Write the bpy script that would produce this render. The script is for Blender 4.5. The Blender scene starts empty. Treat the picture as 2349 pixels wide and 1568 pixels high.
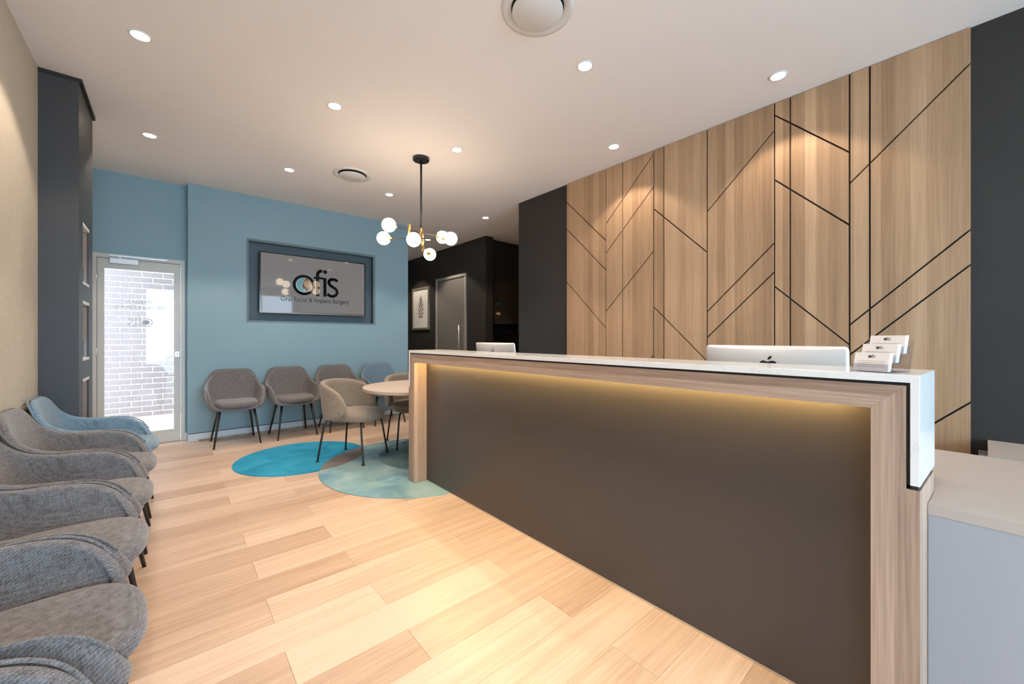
import bpy, bmesh, math, random
from mathutils import Vector, Matrix
random.seed(7)
PI = math.pi
scene = bpy.context.scene
COL = scene.collection
R = math.radians

# ------------------------------------------------------------------ camera
IMG_W, IMG_H, FPX = 2349.0, 1568.0, 907.0
cd = bpy.data.cameras.new('camera')
cam = bpy.data.objects.new('camera', cd); COL.objects.link(cam)
cam.location = (0, 0, 1.2)
cam.rotation_euler = (R(90), 0, R(-40.75))
cd.sensor_fit = 'HORIZONTAL'; cd.sensor_width = 36.0
cd.lens = FPX / IMG_W * 36.0
cd.shift_y = -8.5 / IMG_W
cd.clip_start = 0.02; cd.clip_end = 200
scene.camera = cam

# ------------------------------------------------------------------ world (bright overcast sky)
w = bpy.data.worlds.new('overcast_sky'); scene.world = w
w.use_nodes = True
bg = w.node_tree.nodes['Background']
bg.inputs['Color'].default_value = (0.82, 0.915, 1.0, 1)
SKY = 15.0
bg.inputs['Strength'].default_value = SKY

# ------------------------------------------------------------------ exposure
vs = scene.view_settings
scene.display_settings.display_device = 'sRGB'
vs.view_transform = 'Standard'; vs.look = 'None'; vs.gamma = 1.0
vs.exposure = 0.28
vs.use_curve_mapping = False
SPOT_W = 50.0
GLOBE_L = 17.0
LED_L = 105.0
WARM = (1.0, 0.83, 0.66)
scene.cycles.max_bounces = 6
scene.cycles.diffuse_bounces = 4
scene.cycles.glossy_bounces = 3
scene.cycles.transparent_max_bounces = 10
scene.cycles.use_adaptive_sampling = True
scene.cycles.adaptive_threshold = 0.08
scene.cycles.use_light_tree = False
scene.cycles.sample_clamp_indirect = 6.0
scene.cycles.caustics_reflective = False
scene.cycles.caustics_refractive = False

# ------------------------------------------------------------------ helpers
def world_loc(o):
    v = Vector((0, 0, 0))
    while o is not None:
        v += o.location; o = o.parent
    return v

def link(name, me, m=None, parent=None, smooth=False):
    o = bpy.data.objects.new(name, me); COL.objects.link(o)
    if m is not None and not me.materials: me.materials.append(m)
    if smooth:
        for p in me.polygons: p.use_smooth = True
    if parent is not None:
        o.parent = parent
    return o

def from_bm(name, bm, m=None, parent=None, smooth=False, world=True):
    """bm in world coordinates; moved into the parent's space (parents unrotated while building)"""
    if parent is not None and world:
        off = world_loc(parent)
        bmesh.ops.translate(bm, verts=bm.verts, vec=-off)
    me = bpy.data.meshes.new(name); bm.to_mesh(me); bm.free()
    return link(name, me, m, parent, smooth)

def bm_box(bm, x0, x1, y0, y1, z0, z1, bev=0.0, segs=2):
    vs_ = [bm.verts.new((x, y, z)) for x in (x0, x1) for y in (y0, y1) for z in (z0, z1)]
    fs = [(0, 1, 3, 2), (4, 6, 7, 5), (0, 4, 5, 1), (2, 3, 7, 6), (0, 2, 6, 4), (1, 5, 7, 3)]
    faces = [bm.faces.new([vs_[i] for i in f]) for f in fs]
    if bev > 0:
        es = set()
        for f in faces: es.update(f.edges)
        bmesh.ops.bevel(bm, geom=list(es), offset=bev, segments=segs, profile=0.5, affect='EDGES', clamp_overlap=True)
    return faces

def box(name, x0, x1, y0, y1, z0, z1, m, parent=None, bev=0.0, segs=2):
    bm = bmesh.new(); bm_box(bm, x0, x1, y0, y1, z0, z1, bev, segs)
    return from_bm(name, bm, m, parent)

def boxes(name, lst, m, parent=None):
    bm = bmesh.new()
    for b in lst: bm_box(bm, *b)
    return from_bm(name, bm, m, parent)

def bm_prism(bm, pts, axis, a, b, bev=0.0):
    """pts: 2D polygon in the two other axes, extruded along axis from a to b"""
    def mk(p, t):
        if axis == 0: return (t, p[0], p[1])
        if axis == 1: return (p[0], t, p[1])
        return (p[0], p[1], t)
    A = [bm.verts.new(mk(p, a)) for p in pts]; B = [bm.verts.new(mk(p, b)) for p in pts]
    n = len(pts)
    fs = [bm.faces.new(A), bm.faces.new(B[::-1])]
    for i in range(n): fs.append(bm.faces.new((A[i], B[i], B[(i + 1) % n], A[(i + 1) % n])))
    bmesh.ops.recalc_face_normals(bm, faces=fs)
    if bev > 0:
        es = set()
        for f in fs[:2]: es.update(f.edges)
        bmesh.ops.bevel(bm, geom=list(es), offset=bev, segments=2, profile=0.5, affect='EDGES', clamp_overlap=True)
    return fs

def prism(name, pts, axis, a, b, m, parent=None, bev=0.0):
    bm = bmesh.new(); bm_prism(bm, pts, axis, a, b, bev)
    return from_bm(name, bm, m, parent)

def bm_lathe(bm, prof, n=32, c=(0, 0, 0), close=False):
    rings = []
    for r, z in prof:
        if r < 1e-6: rings.append([bm.verts.new((c[0], c[1], c[2] + z))])
        else: rings.append([bm.verts.new((c[0] + r * math.cos(2 * PI * i / n), c[1] + r * math.sin(2 * PI * i / n), c[2] + z)) for i in range(n)])
    for a, b in zip(rings[:-1], rings[1:]):
        for i in range(n):
            j = (i + 1) % n
            if len(a) == 1 and len(b) == 1: continue
            if len(a) == 1: bm.faces.new((a[0], b[i], b[j]))
            elif len(b) == 1: bm.faces.new((a[i], b[0], a[j]))
            else: bm.faces.new((a[i], b[i], b[j], a[j]))
    bmesh.ops.recalc_face_normals(bm, faces=bm.faces)

def lathe(name, prof, m, parent=None, n=32, c=(0, 0, 0), smooth=True):
    bm = bmesh.new(); bm_lathe(bm, prof, n, c)
    o = from_bm(name, bm, m, parent, smooth)
    return o

def catmull(pts, sub):
    pts = [Vector(p) for p in pts]; out = []
    for i in range(len(pts) - 1):
        p0 = pts[max(i - 1, 0)]; p1 = pts[i]; p2 = pts[i + 1]; p3 = pts[min(i + 2, len(pts) - 1)]
        for s in range(sub):
            t = s / sub
            out.append(0.5 * ((2 * p1) + (p2 - p0) * t + (2 * p0 - 5 * p1 + 4 * p2 - p3) * t * t + (3 * p1 - p0 - 3 * p2 + p3) * t ** 3))
    out.append(pts[-1]); return out

def bm_tube(bm, pts, rads, n=10, cap=True):
    pts = [Vector(p) for p in pts]
    if not isinstance(rads, (list, tuple)): rads = [rads] * len(pts)
    rings = []; up = None
    for i, p in enumerate(pts):
        d = (pts[min(i + 1, len(pts) - 1)] - pts[max(i - 1, 0)]).normalized()
        if up is None:
            up = Vector((0, 0, 1)) if abs(d.z) < 0.9 else Vector((1, 0, 0))
        a = d.cross(up).normalized(); b = a.cross(d).normalized(); up = b
        rings.append([bm.verts.new(p + rads[i] * (math.cos(2 * PI * k / n) * a + math.sin(2 * PI * k / n) * b)) for k in range(n)])
    fs = []
    for A, B in zip(rings[:-1], rings[1:]):
        for k in range(n):
            fs.append(bm.faces.new((A[k], A[(k + 1) % n], B[(k + 1) % n], B[k])))
    if cap:
        fs.append(bm.faces.new(rings[0][::-1])); fs.append(bm.faces.new(rings[-1]))
    bmesh.ops.recalc_face_normals(bm, faces=fs)

def tube(name, pts, rads, m, parent=None, n=10):
    bm = bmesh.new(); bm_tube(bm, pts, rads, n)
    return from_bm(name, bm, m, parent, True)

def empty(name, loc=(0, 0, 0)):
    o = bpy.data.objects.new(name, None); COL.objects.link(o)
    o.location = loc; o.empty_display_size = 0.1
    return o

def tag(o, label, cat, group=None):
    o['label'] = label; o['category'] = cat
    if group: o['group'] = group
    return o

def struct(o, label=None):
    o['kind'] = 'structure'
    if label: o['label'] = label
    return o

def thing(name, label, cat, loc=(0, 0, 0), group=None):
    return tag(empty(name, loc), label, cat, group)

def dup(root, label=None, group=None, loc=None, rz=None):
    r = root.copy(); COL.objects.link(r)
    if label: r['label'] = label
    if group: r['group'] = group
    if loc is not None: r.location = loc
    if rz is not None: r.rotation_euler = (0, 0, rz)
    for ch in list(root.children):
        c = ch.copy(); COL.objects.link(c); c.parent = r
        for g in list(ch.children):
            d = g.copy(); COL.objects.link(d); d.parent = c
    return r

# ------------------------------------------------------------------ materials
def new_mat(name):
    m = bpy.data.materials.new(name); m.use_nodes = True
    nt = m.node_tree
    return m, nt, nt.nodes['Principled BSDF']

def N(nt, t, **kw):
    n = nt.nodes.new(t)
    for k, v in kw.items():
        if k in n.inputs: n.inputs[k].default_value = v
        else: setattr(n, k, v)
    return n

def plain(name, col, rough=0.5, metal=0.0, spec=0.5, coat=0.0, bump=0.0, bscale=200.0):
    m, nt, b = new_mat(name)
    b.inputs['Base Color'].default_value = (*col, 1)
    b.inputs['Roughness'].default_value = rough
    b.inputs['Metallic'].default_value = metal
    b.inputs['Specular IOR Level'].default_value = spec
    b.inputs['Coat Weight'].default_value = coat
    tc = N(nt, 'ShaderNodeTexCoord')
    nz = N(nt, 'ShaderNodeTexNoise', Scale=bscale, Detail=3.0)
    nt.links.new(tc.outputs['Object'], nz.inputs['Vector'])
    # faint tonal variation
    mix = N(nt, 'ShaderNodeMixRGB', blend_type='MULTIPLY'); mix.inputs['Fac'].default_value = 0.06
    mix.inputs['Color1'].default_value = (*col, 1)
    nt.links.new(nz.outputs['Color'], mix.inputs['Color2'])
    nt.links.new(mix.outputs['Color'], b.inputs['Base Color'])
    if bump > 0:
        bp = N(nt, 'ShaderNodeBump', Strength=bump, Distance=0.002)
        nt.links.new(nz.outputs['Fac'], bp.inputs['Height'])
        nt.links.new(bp.outputs['Normal'], b.inputs['Normal'])
    return m

def emit(name, col, s):
    m, nt, b = new_mat(name)
    b.inputs['Base Color'].default_value = (0.8, 0.8, 0.8, 1)
    b.inputs['Emission Color'].default_value = (*col, 1)
    b.inputs['Emission Strength'].default_value = s
    b.inputs['Roughness'].default_value = 0.3
    return m

def glass_mat(name, tint=(1, 1, 1), rough=0.0, ior=1.45, boost=1.0):
    m = bpy.data.materials.new(name); m.use_nodes = True
    nt = m.node_tree; nt.nodes.clear()
    out = N(nt, 'ShaderNodeOutputMaterial')
    tr = N(nt, 'ShaderNodeBsdfTransparent', Color=(*tint, 1))
    gl = N(nt, 'ShaderNodeBsdfGlossy', Roughness=rough)
    lw = N(nt, 'ShaderNodeLayerWeight', Blend=0.5)
    pw = N(nt, 'ShaderNodeMath', operation='POWER'); pw.inputs[1].default_value = 5.0
    nt.links.new(lw.outputs['Facing'], pw.inputs[0])
    f0 = ((ior - 1) / (ior + 1)) ** 2
    fr = N(nt, 'ShaderNodeMath', operation='MULTIPLY_ADD'); fr.inputs[1].default_value = 1 - f0; fr.inputs[2].default_value = f0
    nt.links.new(pw.outputs[0], fr.inputs[0])
    mx = N(nt, 'ShaderNodeMixShader')
    nt.links.new(fr.outputs[0], mx.inputs['Fac'])
    nt.links.new(tr.outputs[0], mx.inputs[1]); nt.links.new(gl.outputs[0], mx.inputs[2])
    nt.links.new(mx.outputs[0], out.inputs['Surface'])
    return m

def wood_mat(name, light, dark, axis, rough=0.45, strip=0.13, strip_amt=0.35, fiber=140.0, island=0.0, bump=0.08, spec=0.35, streak=None, coarse=1.0, fmix=0.38, imix=0.32, ramp_pos=(0.30, 0.68)):
    """axis = index of the grain direction in object space"""
    m, nt, b = new_mat(name)
    L = nt.links.new
    tc = N(nt, 'ShaderNodeTexCoord')
    oi = N(nt, 'ShaderNodeObjectInfo'); ge = N(nt, 'ShaderNodeNewGeometry')
    rnd = N(nt, 'ShaderNodeMath', operation='ADD')
    L(oi.outputs['Random'], rnd.inputs[0]); L(ge.outputs['Random Per Island'], rnd.inputs[1])
    fr = N(nt, 'ShaderNodeMath', operation='FRACT'); L(rnd.outputs[0], fr.inputs[0])
    offs = N(nt, 'ShaderNodeCombineXYZ')
    mul = N(nt, 'ShaderNodeMath', operation='MULTIPLY'); mul.inputs[1].default_value = 37.0 * island
    L(fr.outputs[0], mul.inputs[0])
    for i in range(3): L(mul.outputs[0], offs.inputs[i])
    add = N(nt, 'ShaderNodeVectorMath', operation='ADD')
    L(tc.outputs['Object'], add.inputs[0]); L(offs.outputs[0], add.inputs[1])
    def stretched(across, along, detail, dist=0.0, rough_=0.6):
        s = [across] * 3; s[axis] = along
        mp = N(nt, 'ShaderNodeMapping'); mp.inputs['Scale'].default_value = s
        L(add.outputs[0], mp.inputs['Vector'])
        n = N(nt, 'ShaderNodeTexNoise', Scale=1.0, Detail=detail, Roughness=rough_, Distortion=dist)
        L(mp.outputs[0], n.inputs['Vector']); return n
    fib = stretched(fiber, 3.0 * coarse, 4.0)
    bands = stretched(22.0, 0.7 * coarse, 3.0, 0.6)
    broad = stretched(5.0, 0.35 * coarse, 2.0, 0.4)
    # hard-edged staves across the grain
    sep = N(nt, 'ShaderNodeSeparateXYZ'); L(add.outputs[0], sep.inputs[0])
    others = [i for i in range(3) if i != axis]
    sm = N(nt, 'ShaderNodeMath', operation='ADD'); L(sep.outputs[others[0]], sm.inputs[0]); L(sep.outputs[others[1]], sm.inputs[1])
    dv = N(nt, 'ShaderNodeMath', operation='DIVIDE'); L(sm.outputs[0], dv.inputs[0]); dv.inputs[1].default_value = strip
    fl = N(nt, 'ShaderNodeMath', operation='FLOOR'); L(dv.outputs[0], fl.inputs[0])
    wn = N(nt, 'ShaderNodeTexWhiteNoise', noise_dimensions='1D'); L(fl.outputs[0], wn.inputs['W'])
    def mixv(a, b_, f):
        n = N(nt, 'ShaderNodeMix', data_type='FLOAT'); n.inputs[0].default_value = f
        L(a, n.inputs[2]); L(b_, n.inputs[3]); return n.outputs[0]
    v = mixv(bands.outputs['Fac'], broad.outputs['Fac'], 0.4)
    v = mixv(v, fib.outputs['Fac'], fmix)
    v = mixv(v, wn.outputs['Value'], strip_amt)
    if island > 0: v = mixv(v, fr.outputs[0], imix)
    ramp = N(nt, 'ShaderNodeValToRGB')
    ramp.color_ramp.elements[0].position = ramp_pos[0]; ramp.color_ramp.elements[0].color = (*dark, 1)
    ramp.color_ramp.elements[1].position = ramp_pos[1]; ramp.color_ramp.elements[1].color = (*light, 1)
    if streak:
        e = ramp.color_ramp.elements.new(0.5); e.color = (*streak, 1)
    L(v, ramp.inputs[0])
    L(ramp.outputs[0], b.inputs['Base Color'])
    b.inputs['Roughness'].default_value = rough
    b.inputs['Specular IOR Level'].default_value = spec
    bp = N(nt, 'ShaderNodeBump', Strength=bump, Distance=0.001)
    L(fib.outputs['Fac'], bp.inputs['Height']); L(bp.outputs[0], b.inputs['Normal'])
    return m

def fabric_mat(name, light, dark, period=0.0045, rough=0.95, sheen=0.25):
    m, nt, b = new_mat(name); L = nt.links.new
    tc = N(nt, 'ShaderNodeTexCoord')
    def wave(direction, sc, dist):
        n = N(nt, 'ShaderNodeTexWave', wave_type='BANDS', bands_direction=direction, Scale=sc, Distortion=dist, Detail=2.0)
        n.inputs['Detail Scale'].default_value = 3.0
        L(tc.outputs['Object'], n.inputs['Vector']); return n
    k = 2 * PI / period / 20.0
    w1 = wave('DIAGONAL', k * 0.8, 0.6); w2 = wave('Z', k, 0.8); w3 = wave('X', k, 0.8)
    mx = N(nt, 'ShaderNodeMix', data_type='FLOAT'); mx.inputs[0].default_value = 0.5
    L(w2.outputs['Fac'], mx.inputs[2]); L(w3.outputs['Fac'], mx.inputs[3])
    mx2 = N(nt, 'ShaderNodeMix', data_type='FLOAT'); mx2.inputs[0].default_value = 0.5
    L(mx.outputs[0], mx2.inputs[2]); L(w1.outputs['Fac'], mx2.inputs[3])
    # slubs: fine threads running both ways
    def thread(s):
        mp = N(nt, 'ShaderNodeMapping'); mp.inputs['Scale'].default_value = s
        L(tc.outputs['Object'], mp.inputs['Vector'])
        n = N(nt, 'ShaderNodeTexNoise', Scale=1.0, Detail=3.0); L(mp.outputs[0], n.inputs['Vector']); return n
    t1 = thread((330, 330, 45)); t2 = thread((50, 50, 330))
    mx3 = N(nt, 'ShaderNodeMix', data_type='FLOAT'); mx3.inputs[0].default_value = 0.5
    L(t1.outputs['Fac'], mx3.inputs[2]); L(t2.outputs['Fac'], mx3.inputs[3])
    mx4 = N(nt, 'ShaderNodeMix', data_type='FLOAT'); mx4.inputs[0].default_value = 0.80
    L(mx2.outputs[0], mx4.inputs[2]); L(mx3.outputs[0], mx4.inputs[3])
    ramp = N(nt, 'ShaderNodeValToRGB')
    ramp.color_ramp.elements[0].position = 0.36; ramp.color_ramp.elements[0].color = (*dark, 1)
    ramp.color_ramp.elements[1].position = 0.64; ramp.color_ramp.elements[1].color = (*light, 1)
    L(mx4.outputs[0], ramp.inputs[0]); L(ramp.outputs[0], b.inputs['Base Color'])
    b.inputs['Roughness'].default_value = rough
    b.inputs['Sheen Weight'].default_value = sheen
    b.inputs['Sheen Roughness'].default_value = 0.5
    b.inputs['Specular IOR Level'].default_value = 0.15
    bp = N(nt, 'ShaderNodeBump', Strength=0.35, Distance=0.0012)
    L(mx4.outputs[0], bp.inputs['Height']); L(bp.outputs[0], b.inputs['Normal'])
    return m

def stone_mat(name):
    m, nt, b = new_mat(name); L = nt.links.new
    tc = N(nt, 'ShaderNodeTexCoord')
    n1 = N(nt, 'ShaderNodeTexNoise', Scale=2.5, Detail=6.0, Distortion=1.6); L(tc.outputs['Object'], n1.inputs['Vector'])
    sub = N(nt, 'ShaderNodeMath', operation='SUBTRACT'); L(n1.outputs['Fac'], sub.inputs[0]); sub.inputs[1].default_value = 0.5
    ab = N(nt, 'ShaderNodeMath', operation='ABSOLUTE'); L(sub.outputs[0], ab.inputs[0])
    ramp = N(nt, 'ShaderNodeValToRGB')
    ramp.color_ramp.elements[0].position = 0.0; ramp.color_ramp.elements[0].color = (0.62, 0.62, 0.62, 1)
    ramp.color_ramp.elements[1].position = 0.012; ramp.color_ramp.elements[1].color = (0.77, 0.765, 0.75, 1)
    L(ab.outputs[0], ramp.inputs[0])
    n2 = N(nt, 'ShaderNodeTexNoise', Scale=4.0, Detail=2.0); L(tc.outputs['Object'], n2.inputs['Vector'])
    mx = N(nt, 'ShaderNodeMixRGB'); mx.inputs['Color1'].default_value = (0.77, 0.765, 0.75, 1)
    L(n2.outputs['Fac'], mx.inputs['Fac']); L(ramp.outputs[0], mx.inputs['Color2'])
    L(mx.outputs[0], b.inputs['Base Color'])
    b.inputs['Roughness'].default_value = 0.12
    return m

def mottled(name, cols, scale=5.0, rough=0.95, bump=0.3, fine=500.0):
    m, nt, b = new_mat(name); L = nt.links.new
    tc = N(nt, 'ShaderNodeTexCoord')
    n1 = N(nt, 'ShaderNodeTexNoise', Scale=scale, Detail=4.0, Distortion=0.8); L(tc.outputs['Object'], n1.inputs['Vector'])
    ramp = N(nt, 'ShaderNodeValToRGB'); cr = ramp.color_ramp
    cr.elements[0].position = 0.32; cr.elements[0].color = (*cols[0], 1)
    cr.elements[1].position = 0.70; cr.elements[1].color = (*cols[-1], 1)
    for i, c in enumerate(cols[1:-1]):
        e = cr.elements.new(0.32 + 0.38 * (i + 1) / (len(cols) - 1)); e.color = (*c, 1)
    L(n1.outputs['Fac'], ramp.inputs[0])
    n2 = N(nt, 'ShaderNodeTexNoise', Scale=fine, Detail=2.0); L(tc.outputs['Object'], n2.inputs['Vector'])
    mx = N(nt, 'ShaderNodeMixRGB', blend_type='OVERLAY'); mx.inputs['Fac'].default_value = 0.25
    L(ramp.outputs[0], mx.inputs['Color1']); L(n2.outputs['Fac'], mx.inputs['Color2'])
    L(mx.outputs[0], b.inputs['Base Color'])
    b.inputs['Roughness'].default_value = rough; b.inputs['Specular IOR Level'].default_value = 0.1
    bp = N(nt, 'ShaderNodeBump', Strength=bump, Distance=0.002); L(n2.outputs['Fac'], bp.inputs['Height']); L(bp.outputs[0], b.inputs['Normal'])
    return m

def weave_wall(name, a, c):
    m, nt, b = new_mat(name); L = nt.links.new
    tc = N(nt, 'ShaderNodeTexCoord')
    def st(s):
        mp = N(nt, 'ShaderNodeMapping'); mp.inputs['Scale'].default_value = s
        L(tc.outputs['Object'], mp.inputs['Vector'])
        n = N(nt, 'ShaderNodeTexNoise', Scale=1.0, Detail=3.0); L(mp.outputs[0], n.inputs['Vector']); return n
    n1 = st((1, 12, 300)); n2 = st((1, 300, 12))
    mx = N(nt, 'ShaderNodeMix', data_type='FLOAT'); mx.inputs[0].default_value = 0.5
    L(n1.outputs['Fac'], mx.inputs[2]); L(n2.outputs['Fac'], mx.inputs[3])
    ramp = N(nt, 'ShaderNodeValToRGB')
    ramp.color_ramp.elements[0].position = 0.3; ramp.color_ramp.elements[0].color = (*a, 1)
    ramp.color_ramp.elements[1].position = 0.7; ramp.color_ramp.elements[1].color = (*c, 1)
    L(mx.outputs[0], ramp.inputs[0]); L(ramp.outputs[0], b.inputs['Base Color'])
    b.inputs['Roughness'].default_value = 0.9; b.inputs['Specular IOR Level'].default_value = 0.15
    bp = N(nt, 'ShaderNodeBump', Strength=0.15, Distance=0.001); L(mx.outputs[0], bp.inputs['Height']); L(bp.outputs[0], b.inputs['Normal'])
    return m

M = {}
M['ceiling'] = plain('ceiling_paint', (0.91, 0.878, 0.865), 0.9, spec=0.1)
M['beige'] = weave_wall('beige_grasscloth', (0.50, 0.44, 0.36), (0.64, 0.575, 0.48))
M['blue'] = plain('blue_paint', (0.245, 0.372, 0.430), 0.6, spec=0.3)
M['dark'] = plain('charcoal_paint', (0.034, 0.0305, 0.0285), 0.55, spec=0.3)
M['darklam'] = plain('charcoal_laminate', (0.044, 0.043, 0.045), 0.45, spec=0.4)
M['darkbrown'] = plain('dark_brown_laminate', (0.060, 0.047, 0.035), 0.4, spec=0.4)
M['panel_wood'] = wood_mat('oak_panel', (0.54, 0.355, 0.215), (0.29, 0.172, 0.098), 2, rough=0.55, spec=0.22, strip=0.068, strip_amt=0.24, streak=(0.425, 0.266, 0.155), fmix=0.45)
M['wood_v'] = wood_mat('counter_oak_upright', (0.52, 0.380, 0.290), (0.21, 0.138, 0.100), 2, rough=0.4, strip=0.05, strip_amt=0.18, fiber=150, streak=(0.385, 0.270, 0.200), fmix=0.6)
M['wood_h'] = wood_mat('counter_oak_beam', (0.52, 0.380, 0.290), (0.21, 0.138, 0.100), 1, rough=0.4, strip=0.05, strip_amt=0.18, fiber=150, streak=(0.385, 0.270, 0.200), fmix=0.6)
M['plank'] = wood_mat('oak_plank', (0.675, 0.508, 0.388), (0.405, 0.262, 0.178), 0, rough=0.32, strip=4.0, strip_amt=0.0, fiber=130, island=1.0, bump=0.05, spec=0.4, streak=(0.565, 0.404, 0.294), coarse=1.2, imix=0.20, ramp_pos=(0.34, 0.62))
M['subfloor'] = plain('floor_joint', (0.33, 0.22, 0.14), 0.8)
M['stone'] = stone_mat('white_quartz')
M['brownlam'] = plain('brown_panel_laminate', (0.066, 0.057, 0.052), 0.33, spec=0.5)
M['black'] = plain('black_steel', (0.012, 0.012, 0.013), 0.38, spec=0.5)
M['shadow'] = plain('shadow_gap_black', (0.012, 0.010, 0.009), 0.7)
M['taupe_lam'] = plain('taupe_laminate', (0.46, 0.385, 0.33), 0.45, spec=0.4)
M['daylit_lam'] = plain('daylit_grey_laminate', (0.36, 0.36, 0.38), 0.5, spec=0.3, bump=0.1, bscale=300)  # the desk's laminate with cool window daylight put into its colour
M['alu'] = plain('brushed_aluminium', (0.72, 0.72, 0.73), 0.32, metal=1.0)
M['imac'] = plain('satin_aluminium', (0.74, 0.72, 0.70), 0.38, metal=0.35)
M['doorframe'] = plain('beige_powder_coat', (0.55, 0.54, 0.51), 0.45)
M['white'] = plain('white_paint', (0.75, 0.76, 0.76), 0.5)
M['skirt'] = plain('pale_skirting', (0.62, 0.66, 0.70), 0.4)
M['silver'] = plain('silver_paint', (0.66, 0.68, 0.70), 0.35, metal=0.3)
M['brass'] = plain('brushed_brass', (0.78, 0.50, 0.18), 0.28, metal=1.0)
M['glass'] = glass_mat('clear_glass')
M['front_glass'] = glass_mat('front_glass', (0.84, 0.94, 1.0))
M['side_glass'] = glass_mat('side_glass', (0.42, 0.47, 0.52))
M['acrylic'] = glass_mat('clear_acrylic', (0.91, 0.915, 0.95), 0.02, 1.5)
M['mirror'] = plain('mirror', (0.85, 0.87, 0.88), 0.03, metal=1.0)
M['globe'] = emit('opal_globe', (1.0, 0.78, 0.56), GLOBE_L)
M['lens'] = emit('downlight_lens', (1.0, 0.86, 0.70), 22.0)
M['led'] = emit('led_strip', (1.0, 0.70, 0.26), LED_L)
M['niche_led'] = emit('niche_light', (1.0, 0.75, 0.5), 4.0)
M['taupe_fab'] = fabric_mat('taupe_fabric', (0.228, 0.220, 0.228), (0.084, 0.069, 0.062))
M['blue_fab'] = fabric_mat('blue_fabric', (0.23, 0.325, 0.405), (0.082, 0.135, 0.185))
M['tub_fab'] = fabric_mat('warm_taupe_fabric', (0.34, 0.275, 0.215), (0.16, 0.125, 0.095), period=0.003)
M['brick'] = plain('brown_brick', (0.15, 0.135, 0.140), 0.9, bump=0.5, bscale=60)
M['mortar'] = plain('pale_mortar', (0.80, 0.80, 0.80), 0.95)
M['concrete'] = plain('pale_concrete', (0.56, 0.56, 0.56), 0.9, bscale=20)
M['tv_black'] = plain('black_gloss_plastic', (0.010, 0.010, 0.011), 0.12)
M['chin'] = plain('bronze_strip', (0.22, 0.15, 0.12), 0.35, metal=0.6)
M['ink'] = plain('black_print', (0.004, 0.004, 0.004), 0.035, spec=0.2)
M['ink_grey'] = plain('grey_print', (0.03, 0.03, 0.035), 0.2, spec=0.2)
M['ink_pale'] = plain('pale_vinyl', (0.72, 0.75, 0.80), 0.6)
M['slate'] = plain('slate_vinyl', (0.40, 0.43, 0.52), 0.6)
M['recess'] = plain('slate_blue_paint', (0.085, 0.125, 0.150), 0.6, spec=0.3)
M['recess_trim'] = plain('mid_blue_paint', (0.145, 0.215, 0.250), 0.6, spec=0.3)
M['teal'] = plain('teal_print', (0.10, 0.36, 0.40), 0.12)
M['navy'] = plain('navy_print', (0.035, 0.03, 0.06), 0.12)
M['ochre'] = plain('ochre_print_and_glint', (0.42, 0.23, 0.10), 0.12)
M['paper'] = plain('white_paper', (0.82, 0.78, 0.74), 0.7)
M['frame_gold'] = plain('champagne_frame', (0.42, 0.37, 0.28), 0.35, metal=0.5)
M['grey_door'] = plain('grey_door_paint', (0.19, 0.175, 0.16), 0.5)
M['grey_jamb'] = plain('grey_jamb_paint', (0.34, 0.32, 0.30), 0.5)
M['rug_blue'] = mottled('turquoise_carpet', [(0.020, 0.20, 0.34), (0.030, 0.265, 0.43), (0.042, 0.32, 0.49)], 3.0)
M['rug_lens'] = mottled('taupe_carpet', [(0.17, 0.15, 0.145), (0.23, 0.20, 0.185)], 5.0)
M['rug_pale'] = mottled('pale_teal_carpet', [(0.13, 0.27, 0.35), (0.25, 0.385, 0.41), (0.34, 0.455, 0.455)], 2.2)
M['rug_deep'] = mottled('deep_teal_carpet', [(0.10, 0.20, 0.26), (0.16, 0.27, 0.29), (0.21, 0.33, 0.33)], 3.0)
M['cream'] = plain('cream_plastic', (0.62, 0.55, 0.36), 0.4)
M['copper'] = plain('copper', (0.72, 0.36, 0.2), 0.25, metal=1.0)
M['niche'] = plain('niche_lining', (0.26, 0.20, 0.17), 0.35)
M['green_led'] = emit('green_indicator', (0.1, 1.0, 0.2), 3.0)
M['cool_lens'] = emit('cool_lens', (0.75, 0.9, 1.0), 6.0)

def screen_mat():
    m, nt, b = new_mat('lit_screen')
    b.inputs['Base Color'].default_value = (0.03, 0.03, 0.03, 1)
    b.inputs['Emission Color'].default_value = (0.86, 0.82, 0.82, 1)
    b.inputs['Emission Strength'].default_value = 0.15
    b.inputs['Roughness'].default_value = 0.035
    b.inputs['Specular IOR Level'].default_value = 0.3
    return m
M['screen'] = screen_mat()
for k_ in ('lens', 'screen', 'green_led', 'cool_lens'): M[k_].cycles.emission_sampling = 'NONE'

# ================================================================== SETTING
CH = 3.0
XL, XR = -0.671, 3.513
YF = -4.2
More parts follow.
